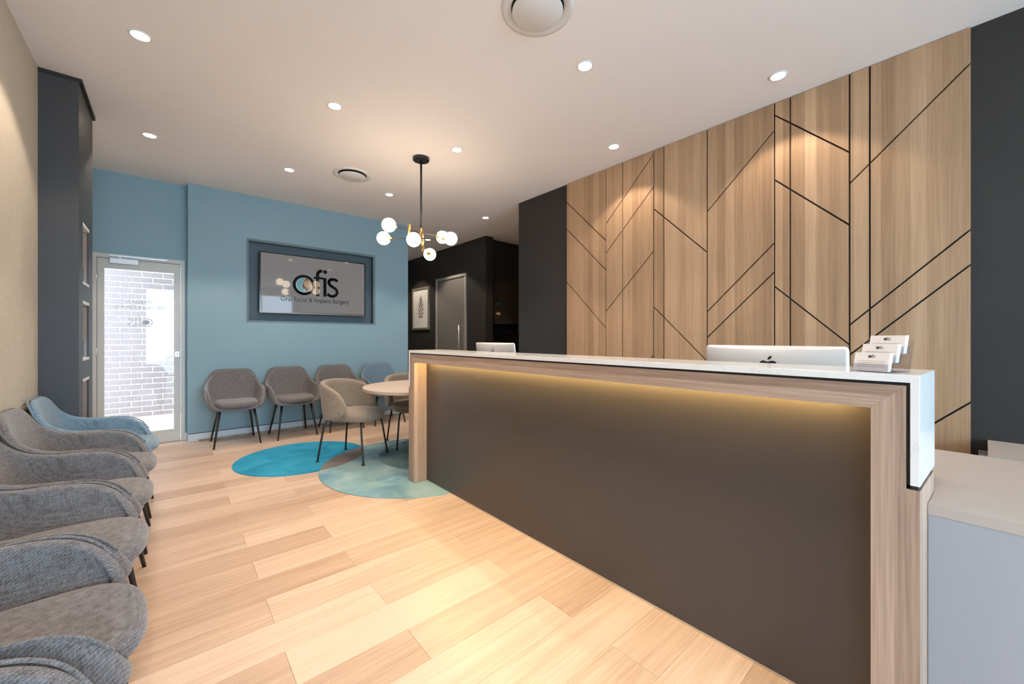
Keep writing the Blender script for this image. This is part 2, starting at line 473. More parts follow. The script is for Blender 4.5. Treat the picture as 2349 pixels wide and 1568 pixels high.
# ---- floor with planks
floor = struct(box('floor', XL - 0.15, 5.4, YF - 0.1, 9.1, -0.12, -0.004, M['subfloor']), 'pale oak plank floor')
PW, PL = 0.199, 0.975
GAP = 0.0007
def plank_mesh(l, name='plank'):
    bm = bmesh.new(); bm_box(bm, 0, l, 0, PW - GAP, -0.0039, 0.0, 0.0006, 1)
    me = bpy.data.meshes.new(name); bm.to_mesh(me); bm.free(); me.materials.append(M['plank']); return me
full_plank = plank_mesh(PL - GAP)
rest = bmesh.new()
n_pl = 0
k0 = int(math.floor((YF - 1.518) / PW))
for k in range(k0, 38):
    y = 1.518 + k * PW
    if y > 9.0: break
    x = (0.33 if k % 2 == 0 else 0.738) - 4 * PL
    while x < 5.3:
        a, b = max(x, XL), min(x + PL, 5.3)
        if b - a > 0.02:
            seen = (a < 1.66 or y > 2.9) and y > 0.3 and y < 6.05 and a < 3.6
            if seen:
                me = full_plank if abs((b - a) - PL) < 1e-6 else plank_mesh(b - a - GAP)
                o = link('plank', me, None, floor); o.location = (a, y, 0); n_pl += 1
            else:
                bm_box(rest, a, b - GAP, y, y + PW - GAP, -0.0039, 0.0)
        x += PL
o = from_bm('plank_field', rest, M['plank'], floor); o['kind'] = 'stuff'

# ---- ceiling
struct(box('ceiling', XL - 0.15, 5.4, YF - 0.1, 9.1, CH, CH + 0.12, M['ceiling']), 'white plasterboard ceiling')

# ---- left wall (beige grasscloth), glazed behind the viewer
struct(boxes('wall_left', [(XL - 0.12, XL, -0.45, 6.2, 0, CH), (XL - 0.12, XL, -2.3, -0.45, 2.55, CH), (XL - 0.12, XL, YF - 0.1, -2.3, 0, CH)], M['beige']), 'beige woven wallpaper wall')
# ---- shopfront wall behind the viewer
struct(boxes('wall_front', [(XL - 0.12, XR + 0.1, YF - 0.1, YF, 2.75, CH), (3.35, XR + 0.1, YF - 0.1, YF, 0, 2.75), (XL - 0.12, XL + 0.06, YF - 0.1, YF, 0, 2.75)], M['white']), 'white wall above the shopfront glazing')
def glazing(name, along, c, a, b, z0, z1, nm, gm):
    root = struct(empty(name, ((c, a, z0) if along == 1 else (a, c, z0))))
    t = 0.025
    def bar(nm_, p0, p1, q0, q1):
        if along == 0: return box(nm_, p0, p1, c - 0.035, c + 0.035, q0, q1, M['silver'], root)
        return box(nm_, c - 0.035, c + 0.035, p0, p1, q0, q1, M['silver'], root)
    bar('window_frame', a, b, z0, z0 + 0.06); bar('window_frame', a, b, z1 - 0.06, z1)
    xs = [a + (b - a) * i / nm for i in range(nm + 1)]
    for x in xs:
        bar('mullion', max(a, x - t), min(b, x + t), z0 + 0.06, z1 - 0.06)
    for p, q in zip(xs[:-1], xs[1:]):
        if along == 0: box('pane', p + t, q - t, c - 0.004, c + 0.004, z0 + 0.06, z1 - 0.06, gm, root)
        else: box('pane', c - 0.004, c + 0.004, p + t, q - t, z0 + 0.06, z1 - 0.06, gm, root)
    return root
glazing('window_1', 0, YF - 0.05, XL + 0.06, 3.35, 0.0, 2.75, 4, M['front_glass'])['label'] = 'shopfront glazing behind the viewer'
glazing('window_2', 1, XL - 0.06, -2.3, -0.45, 0.0, 2.55, 2, M['side_glass'])['label'] = 'side glazing beside the entry'

# ---- right wall: dark paint + oak panels
wall_right = struct(box('wall_right', XR, XR + 0.12, YF, 3.94, 0, CH, M['dark']), 'charcoal wall carrying the oak feature panelling')
PX0, PX1 = 3.495, XR
bays = [
    (3.081, 2.531, [], +1, 3.081, [2.787, 2.476, 1.86, 0.93]),
    (2.531, 1.981, [2.325], -1, 2.531, [2.412, 2.099, 1.484, 0.488]),
    (1.981, 1.483, [1.878], +1, 1.981, [2.438, 1.50, 0.70]),
    (1.483, 0.981, [], -1, 1.483, [2.288, 1.428, 1.206, 0.40]),
    (0.981, 0.539, [0.879], +1, 0.981, [2.906, 2.412, 1.597, 0.75]),
    (0.539, -0.004, [0.436], -1, 0.539, [2.251, 1.290, 1.087, 0.292]),
]
def clip(poly, f):
    out = []
    for i, p in enumerate(poly):
        q = poly[(i + 1) % len(poly)]
        fp, fq = f(p), f(q)
        if fp >= 0: out.append(p)
        if (fp >= 0) != (fq >= 0):
            t = fp / (fp - fq); out.append((p[0] + t * (q[0] - p[0]), p[1] + t * (q[1] - p[1])))
    return out
G = 0.0048
for yb, ya, splits, s, yr, zs in bays:
    cols = [yb] + splits + [ya]
    for c1, c0 in zip(cols[:-1], cols[1:]):
        lines = sorted(zs, reverse=True)
        for i in range(len(lines) + 1):
            poly = [(c0 + G, 0.004), (c1 - G, 0.004), (c1 - G, CH - 0.004), (c0 + G, CH - 0.004)]
            gz = G * math.sqrt(2)
            if i > 0: poly = clip(poly, lambda p, z=lines[i - 1]: (z + s * (p[0] - yr)) - gz - p[1])
            if i < len(lines): poly = clip(poly, lambda p, z=lines[i]: p[1] - (z + s * (p[0] - yr)) - gz)
            if len(poly) >= 3:
                ar = abs(sum(poly[j][0] * poly[(j + 1) % len(poly)][1] - poly[(j + 1) % len(poly)][0] * poly[j][1] for j in range(len(poly)))) / 2
                if ar > 1e-4: prism('wood_panel', poly, 0, PX0, PX1, M['panel_wood'], wall_right, 0.0008)

# ---- back wall: blue TV wall with recess, door wall
YT = 5.916
TX0, TX1 = 0.145, 2.887
RX0, RX1, RZ0, RZ1 = 0.711, 2.349, 1.400, 2.456
RD = 0.125
wall_back = struct(boxes('wall_back', [
    (TX0, RX0, YT, YT + 0.24, 0, CH), (RX1, TX1, YT, YT + 0.24, 0, CH),
    (RX0, RX1, YT, YT + 0.24, 0, RZ0), (RX0, RX1, YT, YT + 0.24, RZ1, CH),
    (RX0, RX1, YT + RD, YT + 0.24, RZ0, RZ1),
    (TX1 - 0.12, TX1, YT + 0.24, 9.0, 0, CH)], M['blue']), 'blue painted wall with a recess for the screen')
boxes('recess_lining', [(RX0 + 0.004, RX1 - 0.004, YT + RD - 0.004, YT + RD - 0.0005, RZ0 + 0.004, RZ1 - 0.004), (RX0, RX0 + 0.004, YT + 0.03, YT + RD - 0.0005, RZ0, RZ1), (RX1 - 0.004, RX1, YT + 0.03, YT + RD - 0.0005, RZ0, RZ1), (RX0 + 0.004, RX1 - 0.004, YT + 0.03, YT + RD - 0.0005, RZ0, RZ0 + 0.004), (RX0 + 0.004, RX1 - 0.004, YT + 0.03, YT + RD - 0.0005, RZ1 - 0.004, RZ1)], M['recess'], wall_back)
# stepped shadow trim around recess
def ring_boxes(x0, x1, z0, z1, t, y0, y1):
    return [(x0, x1, y0, y1, z1 - t, z1), (x0, x1, y0, y1, z0, z0 + t), (x0, x0 + t, y0, y1, z0 + t, z1 - t), (x1 - t, x1, y0, y1, z0 + t, z1 - t)]
struct(boxes('trim_1', ring_boxes(RX0, RX1, RZ0, RZ1, 0.026, YT + 0.012, YT + 0.03), M['recess_trim']), 'stepped edge lining the screen recess')
YD = 6.05
DX0, DX1, DZ = -0.64, 0.121, 2.11
struct(boxes('wall_door', [(XL, DX0, YD, YD + 0.12, 0, CH), (DX1, TX0, YD, YD + 0.12, 0, CH), (DX0, DX1, YD, YD + 0.12, DZ, CH)], M['blue']), 'blue painted wall around the glass door')
# skirtings
struct(box('baseboard_back', TX0, TX1, YT - 0.014, YT, 0.0, 0.086, M['skirt']), 'pale skirting under the blue wall')
struct(box('trim_2', TX0, TX1, YT - 0.006, YT, 0.086, 0.092, M['shadow']), 'dark shadow line above the skirting')
struct(box('trim_3', 0.24, TX1, YT - 0.034, YT - 0.014, 0.0, 0.016, M['wood_v']), 'thin wooden bead along the skirting')
struct(box('baseboard_door', DX1, TX0, YD - 0.014, YD, 0.0, 0.086, M['skirt']), 'short pale skirting beside the door')

# ---- glass door
door = struct(empty('door_1', (DX0, YD, 0)), 'glazed entry door in a beige aluminium frame')
FJ = 0.036
boxes('door_frame', [(DX0, DX0 + 0.04, YD - 0.012, YD + 0.11, 0, DZ), (DX1 - FJ, DX1, YD - 0.012, YD + 0.11, 0, DZ), (DX0 + 0.04, DX1 - FJ, YD - 0.012, YD + 0.11, DZ - 0.045, DZ)], M['doorframe'], door)
lx0, lx1, lz1 = DX0 + 0.044, DX1 - FJ - 0.004, DZ - 0.049
gx0, gx1, gz0, gz1 = -0.547, 0.023, 0.146, 1.958
leaf = boxes('door_leaf', [(lx0, gx0, YD + 0.005, YD + 0.05, 0.008, lz1), (gx1, lx1, YD + 0.005, YD + 0.05, 0.008, lz1), (gx0, gx1, YD + 0.005, YD + 0.05, 0.008, gz0), (gx0, gx1, YD + 0.005, YD + 0.05, gz1, lz1)], M['doorframe'], door)
box('pane', gx0, gx1, YD + 0.024, YD + 0.030, gz0, gz1, M['glass'], leaf)
closer = box('door_closer', -0.499, -0.275, YD - 0.045, YD + 0.004, 2.008, 2.062, M['silver'], door, 0.003)
closer['label'] = 'silver door closer body'
box('closer_rail', -0.505, -0.035, YD - 0.04, YD - 0.013, 2.078, 2.100, M['silver'], closer, 0.002)
box('closer_arm', -0.43, -0.41, YD - 0.035, YD - 0.025, 2.03, 2.08, M['silver'], closer)
for z in (0.25, 1.05, 1.86): tube('hinge', [(lx0 - 0.004, YD - 0.004, z - 0.05), (lx0 - 0.004, YD - 0.004, z + 0.05)], 0.009, M['alu'], door, 8)
hd = box('lock_plate', 0.034, 0.070, YD - 0.004, YD + 0.005, 0.985, 1.045, M['alu'], door, 0.001)
tube('lever_handle', catmull([(0.055, YD - 0.002, 1.025), (0.055, YD - 0.05, 1.02), (0.045, YD - 0.06, 1.015), (-0.02, YD - 0.065, 0.985), (-0.045, YD - 0.065, 0.975)], 5), 0.008, M['alu'], hd, 8)

# ---- corridor, nook
struct(box('wall_corridor', 4.18, 4.338, 5.555, 9.0, 0, CH, M['dark']), 'charcoal corridor wall with a grey door')
struct(box('wall_corridor_end', TX1, 4.338, 8.95, 9.07, 0, CH, M['dark']), 'charcoal end of the corridor')
struct(box('wall_nook', 4.338, 5.3, 5.90, 6.0, 0, CH, M['dark']), 'charcoal wall behind the cabinets')
struct(box('wall_nook_side', 5.2, 5.32, 3.7, 5.95, 0, CH, M['dark']), 'charcoal side wall of the nook')
struct(box('wall_nook_front', XR + 0.12, 5.3, 3.82, 3.94, 0, CH, M['dark']), 'charcoal wall closing the nook')
d2 = struct(empty('door_2', (4.18, 6.14, 0)), 'grey corridor door in a grey jamb')
boxes('door_frame', [(4.150, 4.18, 6.14, 6.19, 0, 2.42), (4.150, 4.18, 7.20, 7.25, 0, 2.42), (4.150, 4.18, 6.19, 7.20, 2.37, 2.42)], M['grey_jamb'], d2)
lf = box('door_leaf', 4.172, 4.180, 6.19, 7.20, 0.005, 2.37, M['grey_door'], d2)
tube('pull_handle', [(4.125, 6.33, 0.85), (4.125, 6.33, 1.45)], 0.014, M['alu'], lf, 10)
boxes('handle_mount', [(4.125, 4.172, 6.322, 6.338, 0.93, 0.95), (4.125, 4.172, 6.322, 6.338, 1.35, 1.37)], M['alu'], lf)

# ---- pillar with niches
pil = struct(empty('wall_pillar', (XL, 4.04, 0)), 'charcoal nib wall with lit display niches')
PXR = -0.486; PY0, PY1 = 4.04, 4.665
NY0, NY1 = 4.202, 4.483
NZ = [(1.595, 2.040), (1.037, 1.473), (0.470, 0.905)]
lst = [(XL, PXR - 0.15, PY0, PY1, 0, CH), (PXR - 0.15, PXR, PY0, NY0, 0, CH), (PXR - 0.15, PXR, NY1, PY1, 0, CH)]
zz = [CH] + [v for a, b in NZ for v in (b, a)] + [0]
for i in range(0, len(zz), 2): lst.append((PXR - 0.15, PXR, NY0, NY1, zz[i + 1], zz[i]))
bm = bmesh.new()
for b in lst: bm_box(bm, *b)
from_bm('nib_body', bm, M['darklam'], pil)
boxes('cornice', [(XL, PXR + 0.016, PY0 - 0.004, PY1 + 0.004, CH - 0.028, CH - 0.0005)], M['shadow'], pil)
for z0, z1 in NZ:
    nb = boxes('niche_lining', [(PXR - 0.149, PXR - 0.145, NY0, NY1, z0, z1), (PXR - 0.145, PXR - 0.012, NY1 - 0.004, NY1, z0, z1), (PXR - 0.145, PXR - 0.012, NY0, NY0 + 0.004, z0, z1)], M['niche'], pil)
    boxes('niche_edge', [(PXR - 0.13, PXR + 0.002, NY0, NY1, z1 - 0.022, z1), (PXR - 0.13, PXR + 0.002, NY0, NY1, z0, z0 + 0.018)], M['white'], nb)
    box('niche_light', PXR - 0.10, PXR - 0.06, NY0 + 0.05, NY1 - 0.05, z1 - 0.026, z1 - 0.0215, M['niche_led'], nb)

# ---- outside: alley with brick wall, ground
struct(box('ground_alley', -14, 14, 6.17, 8.32, -0.14, -0.02, M['concrete']), 'pale concrete alley outside the door')
struct(box('ground_street', -14, 14, -16, YF - 0.1, -0.14, -0.02, M['concrete']), 'pale pavement outside the shopfront')
struct(box('ground_side', -14, XL - 0.121, YF - 0.1, 6.17, -0.14, -0.02, M['concrete']), 'pale pavement beside the building')
wb = struct(box('wall_outside', -3.2, 2.6, 8.32, 8.5, -0.1, 3.4, M['mortar']), 'brown brick wall across the alley')
BL, BH, BP, BQ = 0.230, 0.076, 0.2405, 0.0862
bm = bmesh.new(); bm_box(bm, 0, BL, -0.008, 0.02, 0, BH, 0.003, 1)
bme = bpy.data.meshes.new('brick'); bm.to_mesh(bme); bm.free(); bme.materials.append(M['brick'])
brest = bmesh.new()
for r in range(39):
    z = -0.02 + r * BQ + 0.008
    x = -3.15 + (0.12 if r % 2 else 0.0) + 0.045
    while x < 2.35:
        if -0.98 < x < 0.20 and z < 2.55:
            o = link('brick', bme, None, wb); o.location = (x, 8.32, z)
        else: bm_box(brest, x, x + BL, 8.312, 8.34, z, z + BH)
        x += BP
o = from_bm('brick_field', brest, M['brick'], wb); o['kind'] = 'stuff'

# ================================================================== LIGHTS: downlights
def downlight(x, y, label, power=1.0, size=104, group='recessed ceiling downlights'):
    t = thing('downlight', label, 'downlight', (x, y, CH), group)
    lathe('trim_ring', [(0.043, -0.001), (0.045, -0.005), (0.052, -0.005), (0.056, 0.0)], M['white'], t, 32, (x, y, CH))
    lathe('lens', [(0.0, -0.0035), (0.043, -0.0035), (0.043, -0.0005)], M['lens'], t, 24, (x, y, CH))
    ld = bpy.data.lights.new('downlight_beam', 'SPOT')
    ld.energy = SPOT_W * power; ld.color = WARM; ld.spot_size = R(size); ld.spot_blend = 0.25
    ld.shadow_soft_size = 0.04
    lo = bpy.data.objects.new('downlight_beam', ld); COL.objects.link(lo); lo.parent = t; lo.location = (0, 0, -0.012)
    return t
downlight(-0.14, 3.225, 'round recessed downlight nearest the beige wall at upper left')
downlight(0.96, 3.22, 'round recessed downlight midway between beige wall and pendant')
downlight(-0.145, 4.756, 'round recessed downlight in front of the glass door')
downlight(0.955, 4.756, 'round recessed downlight left of the small ceiling air vent')
downlight(2.068, 4.757, 'round recessed downlight above the left pendant globes')
downlight(2.066, 3.203, 'round recessed downlight just right of the pendant canopy')
downlight(2.072, 1.665, 'round recessed downlight right of the large ceiling air vent')
downlight(3.155, 0.862, 'downlight washing the right half of the oak panels', 0.62)
downlight(3.150, 2.19, 'downlight washing the left half of the oak panels', 0.62)
downlight(3.556, 4.73, 'downlight at the mouth of the dark corridor')
downlight(3.551, 6.476, 'small far downlight in front of the corridor door', 1.4)
downlight(3.551, 7.95, 'unseen downlight added deep in the corridor to brighten the framed print', 1.3)  # unseen lamp added to brighten the corridor and its print
# rows that continue behind the viewer
downlight(-0.14, 1.67, 'round recessed downlight overhead above the near chairs')
downlight(0.96, 1.67, 'round recessed downlight overhead in front of the counter')
downlight(0.96, 0.13, 'round recessed downlight straight above the viewer')

# ---- air vents
def air_vent(x, y, label):
    t = thing('air_vent', label, 'air vent', (x, y, CH), 'round ceiling air vents')
    c = (x, y, CH)
    lathe('outer_ring', [(0.196, 0.0), (0.196, -0.006), (0.178, -0.010), (0.150, -0.004), (0.142, 0.0)], M['white'], t, 64, c)
    lathe('throat', [(0.150, -0.0008), (0.0, -0.0008)], M['shadow'], t, 48, c)
    lathe('diffuser_disc', [(0.0, -0.024), (0.135, -0.024), (0.139, -0.021), (0.136, -0.017), (0.0, -0.012)], M['white'], t, 64, c)
    tube('stem', [(x, y, CH - 0.014), (x, y, CH - 0.0005)], 0.02, M['white'], t, 12)
    return t
air_vent(1.51, 4.445, 'small-looking round air vent beyond the pendant')
air_vent(1.515, 1.545, 'large round air vent cut off by the top edge')

# ---- emergency light
t = thing('emergency_light', 'flat emergency ceiling light with green indicator behind pendant globes', 'light', (3.55, 5.82, CH))
box('body', 3.38, 3.74, 5.77, 5.87, CH - 0.018, CH - 0.0005, M['white'], t, 0.004)
box('lens', 3.44, 3.72, 5.79, 5.85, CH - 0.021, CH - 0.018, M['cool_lens'], t)
lathe('indicator', [(0, -0.024), (0.012, -0.024), (0.012, -0.018)], M['green_led'], t, 10, (3.40, 5.85, CH))

# ================================================================== RECEPTION COUNTER
cnt = thing('reception_counter', 'long reception counter with white stone top, oak frame and dark lit panel', 'counter', (1.66, 1.6, 0))
A0, A1 = 0.089, 3.105
W0, W1 = 0.116, 3.078
I0, I1 = 0.188, 3.006
HX, PXN = 1.522, 1.636
ZT = 1.100
def skew(o, y_lim=0.3, k=0.0483):
    off = world_loc(o.parent) if o.parent else Vector((0, 0, 0))
    for v in o.data.vertices:
        if v.co.y + off.y < y_lim: v.co.y -= k * (v.co.x + off.x - HX)
    return o
o = prism('stone_top', [(A0, 0.800), (A0, ZT), (A1, ZT), (A1, 0.800), (A1 - 0.019, 0.800), (A1 - 0.019, ZT - 0.0215), (A0 + 0.019, ZT - 0.0215), (A0 + 0.019, 0.800)], 0, HX - 0.001, 1.822, M['stone'], cnt, 0.0012)
skew(o); o['label'] = 'white veined stone top with short waterfall ends'
skew(boxes('shadow_gap', [(HX + 0.008, 1.80, A0 + 0.019, A1 - 0.019, ZT - 0.030, ZT - 0.0216), (HX + 0.008, 1.80, A0 + 0.0192, W0 + 0.004, 0.788, ZT - 0.03), (HX + 0.008, 1.80, W1 - 0.004, A1 - 0.0192, 0.788, ZT - 0.03), (HX + 0.008, 1.80, A0 + 0.004, W0, 0.788, 0.7995), (HX + 0.008, 1.80, W1, A1 - 0.004, 0.788, 0.7995)], M['shadow'], cnt))
ZB, ZH = 1.001, 1.070
prism('hood_beam', [(I0, ZB), (I1, ZB), (W1, ZH), (W0, ZH)], 0, HX, HX + 0.026, M['wood_h'], cnt, 0.0005)
box('hood_soffit', HX + 0.026, 1.80, I0, I1, 1.030, ZH, M['wood_h'], cnt)
o = prism('side_frame', [(W0, ZH), (I0, ZB), (I0, 0.0), (A0, 0.0), (A0, 0.788), (W0, 0.788)], 0, HX, 1.80, M['wood_v'], cnt, 0.0005)
bm = bmesh.new(); bm.from_mesh(o.data)
skew(o, 0.15)
prism('side_frame', [(W1, ZH), (I1, ZB), (I1, 0.0), (A1, 0.0), (A1, 0.788), (W1, 0.788)], 0, HX, 1.80, M['wood_v'], cnt, 0.0005)
box('front_panel', PXN, PXN + 0.016, I0, I1, 0.010, 1.030, M['brownlam'], cnt)['label'] = 'dark brown recessed front panel'
box('floor_trim', PXN - 0.004, PXN + 0.016, I0, I1, 0.0, 0.010, M['alu'], cnt)
box('carcass', PXN + 0.016, 1.80, I0, I1, 0.0, 1.030, M['darkbrown'], cnt)
box('light_strip', HX + 0.072, HX + 0.086, I0 + 0.05, I1 - 0.06, 1.0255, 1.0299, M['led'], cnt)['label'] = 'warm light strip under the hood'

# ---- staff desk (worktop + low accessible section)
dsk = thing('staff_desk', 'low taupe desk with daylight-greyed front joining the counter end', 'desk', (2.1, 0.5, 0))
prism('worktop', [(1.662, 0.0815), (1.662, -1.3), (2.50, -1.3), (2.50, 3.0), (1.803, 3.0), (1.803, 0.0745)], 2, 0.690, 0.722, M['taupe_lam'], dsk, 0.001)
box('front_board', 1.664, 1.682, -1.3, 0.081, 0.0, 0.690, M['daylit_lam'], dsk)['label'] = 'front board with cool daylight put into its grey'
box('end_panel', 1.803, 2.48, 2.97, 2.99, 0.0, 0.690, M['taupe_lam'], dsk)
box('end_panel', 1.683, 2.48, -1.295, -1.275, 0.0, 0.690, M['taupe_lam'], dsk)

# ---- credenza against the dark wall
crd = thing('credenza', 'low taupe credenza against the charcoal wall at right edge', 'cabinet', (3.27, -0.7, 0))
prism('top', [(3.05, -0.055), (3.05, -1.3), (3.505, -1.3), (3.505, -0.062)], 2, 0.607, 0.625, M['taupe_lam'], crd, 0.0008)
box('body', 3.07, 3.50, -1.29, -0.075, 0.0, 0.607, M['darkbrown'], crd)
prism('side_bracket', [(3.12, 0.56), (3.12, 0.586), (3.16, 0.603), (3.26, 0.606), (3.26, 0.598), (3.18, 0.592), (3.14, 0.57)], 1, -0.075, -0.026, M['alu'], crd)['label'] = 'small curved metal bracket'

# ---- computers
def apple_outline(n=40):
    # two-lobed fruit outline with a bite on the right, unit height about 1
    top = [(0.0, 0.30), (0.10, 0.335), (0.22, 0.36), (0.33, 0.33), (0.405, 0.26)]
    bite = [(0.345, 0.20), (0.305, 0.12), (0.30, 0.03), (0.335, -0.06), (0.42, -0.13)]
    bot = [(0.38, -0.25), (0.31, -0.36), (0.22, -0.44), (0.13, -0.445), (0.0, -0.405)]
    left = [(-0.13, -0.445), (-0.22, -0.44), (-0.31, -0.36), (-0.385, -0.24), (-0.425, -0.09), (-0.425, 0.06), (-0.40, 0.19), (-0.33, 0.30), (-0.22, 0.36), (-0.10, 0.335)]
    return top + bite + bot + left
LEAF = [(0.0, 0.40), (0.01, 0.49), (0.07, 0.57), (0.17, 0.62), (0.17, 0.53), (0.11, 0.44)]
def computer(label, loc, rz, tilt, wd=0.528):
    t = thing('desktop_computer', label, 'computer', (0, 0, 0), 'computers on the staff desk')
    h = 0.352; zt = 0.448; z0 = 0.098; hw = wd / 2
    # back shell, facing -x, thin edge bulging to the middle
    bm = bmesh.new()
    ny, nz = 17, 11
    def rr(u, v):     # rounded rectangle mapping
        y = u * hw; z = z0 + (v + 1) / 2 * (zt - z0)
        r = 0.014
        cy = max(abs(y) - (hw - r), 0); cz = max(abs(z - (z0 + zt) / 2) - ((zt - z0) / 2 - r), 0)
        d = math.hypot(cy, cz)
        if d > r:
            s = r / d
            y = math.copysign((hw - r) + cy * s, y) if cy > 0 else y
            mid = (z0 + zt) / 2
            z = mid + math.copysign(((zt - z0) / 2 - r) + cz * s, z - mid) if cz > 0 else z
        return y, z
    front = []; back = []
    def sp(i, n):
        a = -1 + 2 * i / (n - 1)
        return math.copysign(1 - (1 - abs(a)) ** 1.5, a)
    for i in range(ny):
        fr_, bk_ = [], []
        for j in range(nz):
            u, v = sp(i, ny), sp(j, nz)
            y, z = rr(u, v)
            bulge = 0.034 * max(0, (1 - u * u)) ** 0.8 * max(0, (1 - v * v)) ** 0.6
            bk_.append(bm.verts.new((-0.004 - bulge, y, z))); fr_.append(bm.verts.new((0.004, y, z)))
        front.append(fr_); back.append(bk_)
    for i in range(ny - 1):
        for j in range(nz - 1):
            bm.faces.new((back[i][j], back[i + 1][j], back[i + 1][j + 1], back[i][j + 1]))
            bm.faces.new((front[i][j], front[i][j + 1], front[i + 1][j + 1], front[i + 1][j]))
    ring = [(i, 0) for i in range(ny)] + [(ny - 1, j) for j in range(1, nz)] + [(i, nz - 1) for i in range(ny - 2, -1, -1)] + [(0, j) for j in range(nz - 2, 0, -1)]
    for a, b in zip(ring, ring[1:] + ring[:1]):
        bm.faces.new((front[a[0]][a[1]], front[b[0]][b[1]], back[b[0]][b[1]], back[a[0]][a[1]]))
    bmesh.ops.recalc_face_normals(bm, faces=bm.faces)
    sh = from_bm('screen_shell', bm, M['imac'], t, True, world=False)
    box('display', 0.0041, 0.0055, -hw + 0.012, hw - 0.012, z0 + 0.06, zt - 0.012, M['tv_black'], sh)
    # logo following the bulged back: project each vertex
    def bulge_at(y, z):
        u = y / hw; v = (z - (z0 + zt) / 2) / ((zt - z0) / 2)
        return -0.004 - 0.034 * max(0, 1 - u * u) ** 0.8 * max(0, 1 - v * v) ** 0.6
    S = 0.082; zc = 0.358
    bm = bmesh.new()
    for outl in (apple_outline(), LEAF):
        f_ = [bm.verts.new((bulge_at(-p[0] * S, zc + p[1] * S) - 0.0012, -p[0] * S, zc + p[1] * S)) for p in outl]
        b_ = [bm.verts.new((v.co.x + 0.004, v.co.y, v.co.z)) for v in f_]
        bm.faces.new(f_); n_ = len(f_)
        for q in range(n_): bm.faces.new((f_[q], f_[(q + 1) % n_], b_[(q + 1) % n_], b_[q]))
    bmesh.ops.recalc_face_normals(bm, faces=bm.faces)
    from_bm('logo', bm, M['tv_black'], sh, world=False)
    # stand
    sh.rotation_euler = (0, tilt, 0)
    prof = catmull([(0.075, 0, 0.003), (0.0, 0, 0.004), (-0.062, 0, 0.010), (-0.085, 0, 0.05), (-0.075, 0, 0.15), (-0.045, 0, 0.24)], 5)
    bm = bmesh.new()
    prev = None
    for i, p in enumerate(prof):
        th = 0.0028
        ring_ = [bm.verts.new((p.x + sx * 0.0, sy * 0.095, max(p.z + sx * th, 0.0002))) if i < 8 else bm.verts.new((p.x + sx * th, sy * 0.095, p.z)) for sx, sy in ((-1, -1), (-1, 1), (1, 1), (1, -1))]
        if prev:
            for k in range(4): bm.faces.new((prev[k], prev[(k + 1) % 4], ring_[(k + 1) % 4], ring_[k]))
        else: bm.faces.new(ring_)
        prev = ring_
    bm.faces.new(prev); bmesh.ops.recalc_face_normals(bm, faces=bm.faces)
    from_bm('stand', bm, M['imac'], t, world=False)
    t.location = loc; t.rotation_euler = (0, 0, rz)
    return t
computer('near silver all-in-one computer with dark fruit logo beside the card holder', (1.985, 0.565, 0.722), 0.0, R(-5))
computer('far silver all-in-one computer half hidden by the counter', (2.02, 2.48, 0.722), R(-3), R(-9))

# ---- logo geometry (flat print): ring with face, then f, i, s
def stroke(bm, pts, wd, d0, place):
    """flat ribbon of constant width along pts (2D), at depth d0"""
    n = len(pts); L_, R_ = [], []
    for i, p in enumerate(pts):
        a = pts[max(i - 1, 0)]; b = pts[min(i + 1, n - 1)]
        dx, dy = b[0] - a[0], b[1] - a[1]; l = math.hypot(dx, dy) or 1
        nx, ny = -dy / l * wd / 2, dx / l * wd / 2
        L_.append(bm.verts.new(place(p[0] + nx, p[1] + ny, d0))); R_.append(bm.verts.new(place(p[0] - nx, p[1] - ny, d0)))
    for i in range(n - 1): bm.faces.new((L_[i], L_[i + 1], R_[i + 1], R_[i]))
def fill(bm, pts, d0, place):
    bm.faces.new([bm.verts.new(place(p[0], p[1], d0)) for p in pts])
def arc(cx, cy, r, a0, a1, n=24):
    return [(cx + r * math.cos(R(a0 + (a1 - a0) * i / n)), cy + r * math.sin(R(a0 + (a1 - a0) * i / n))) for i in range(n + 1)]
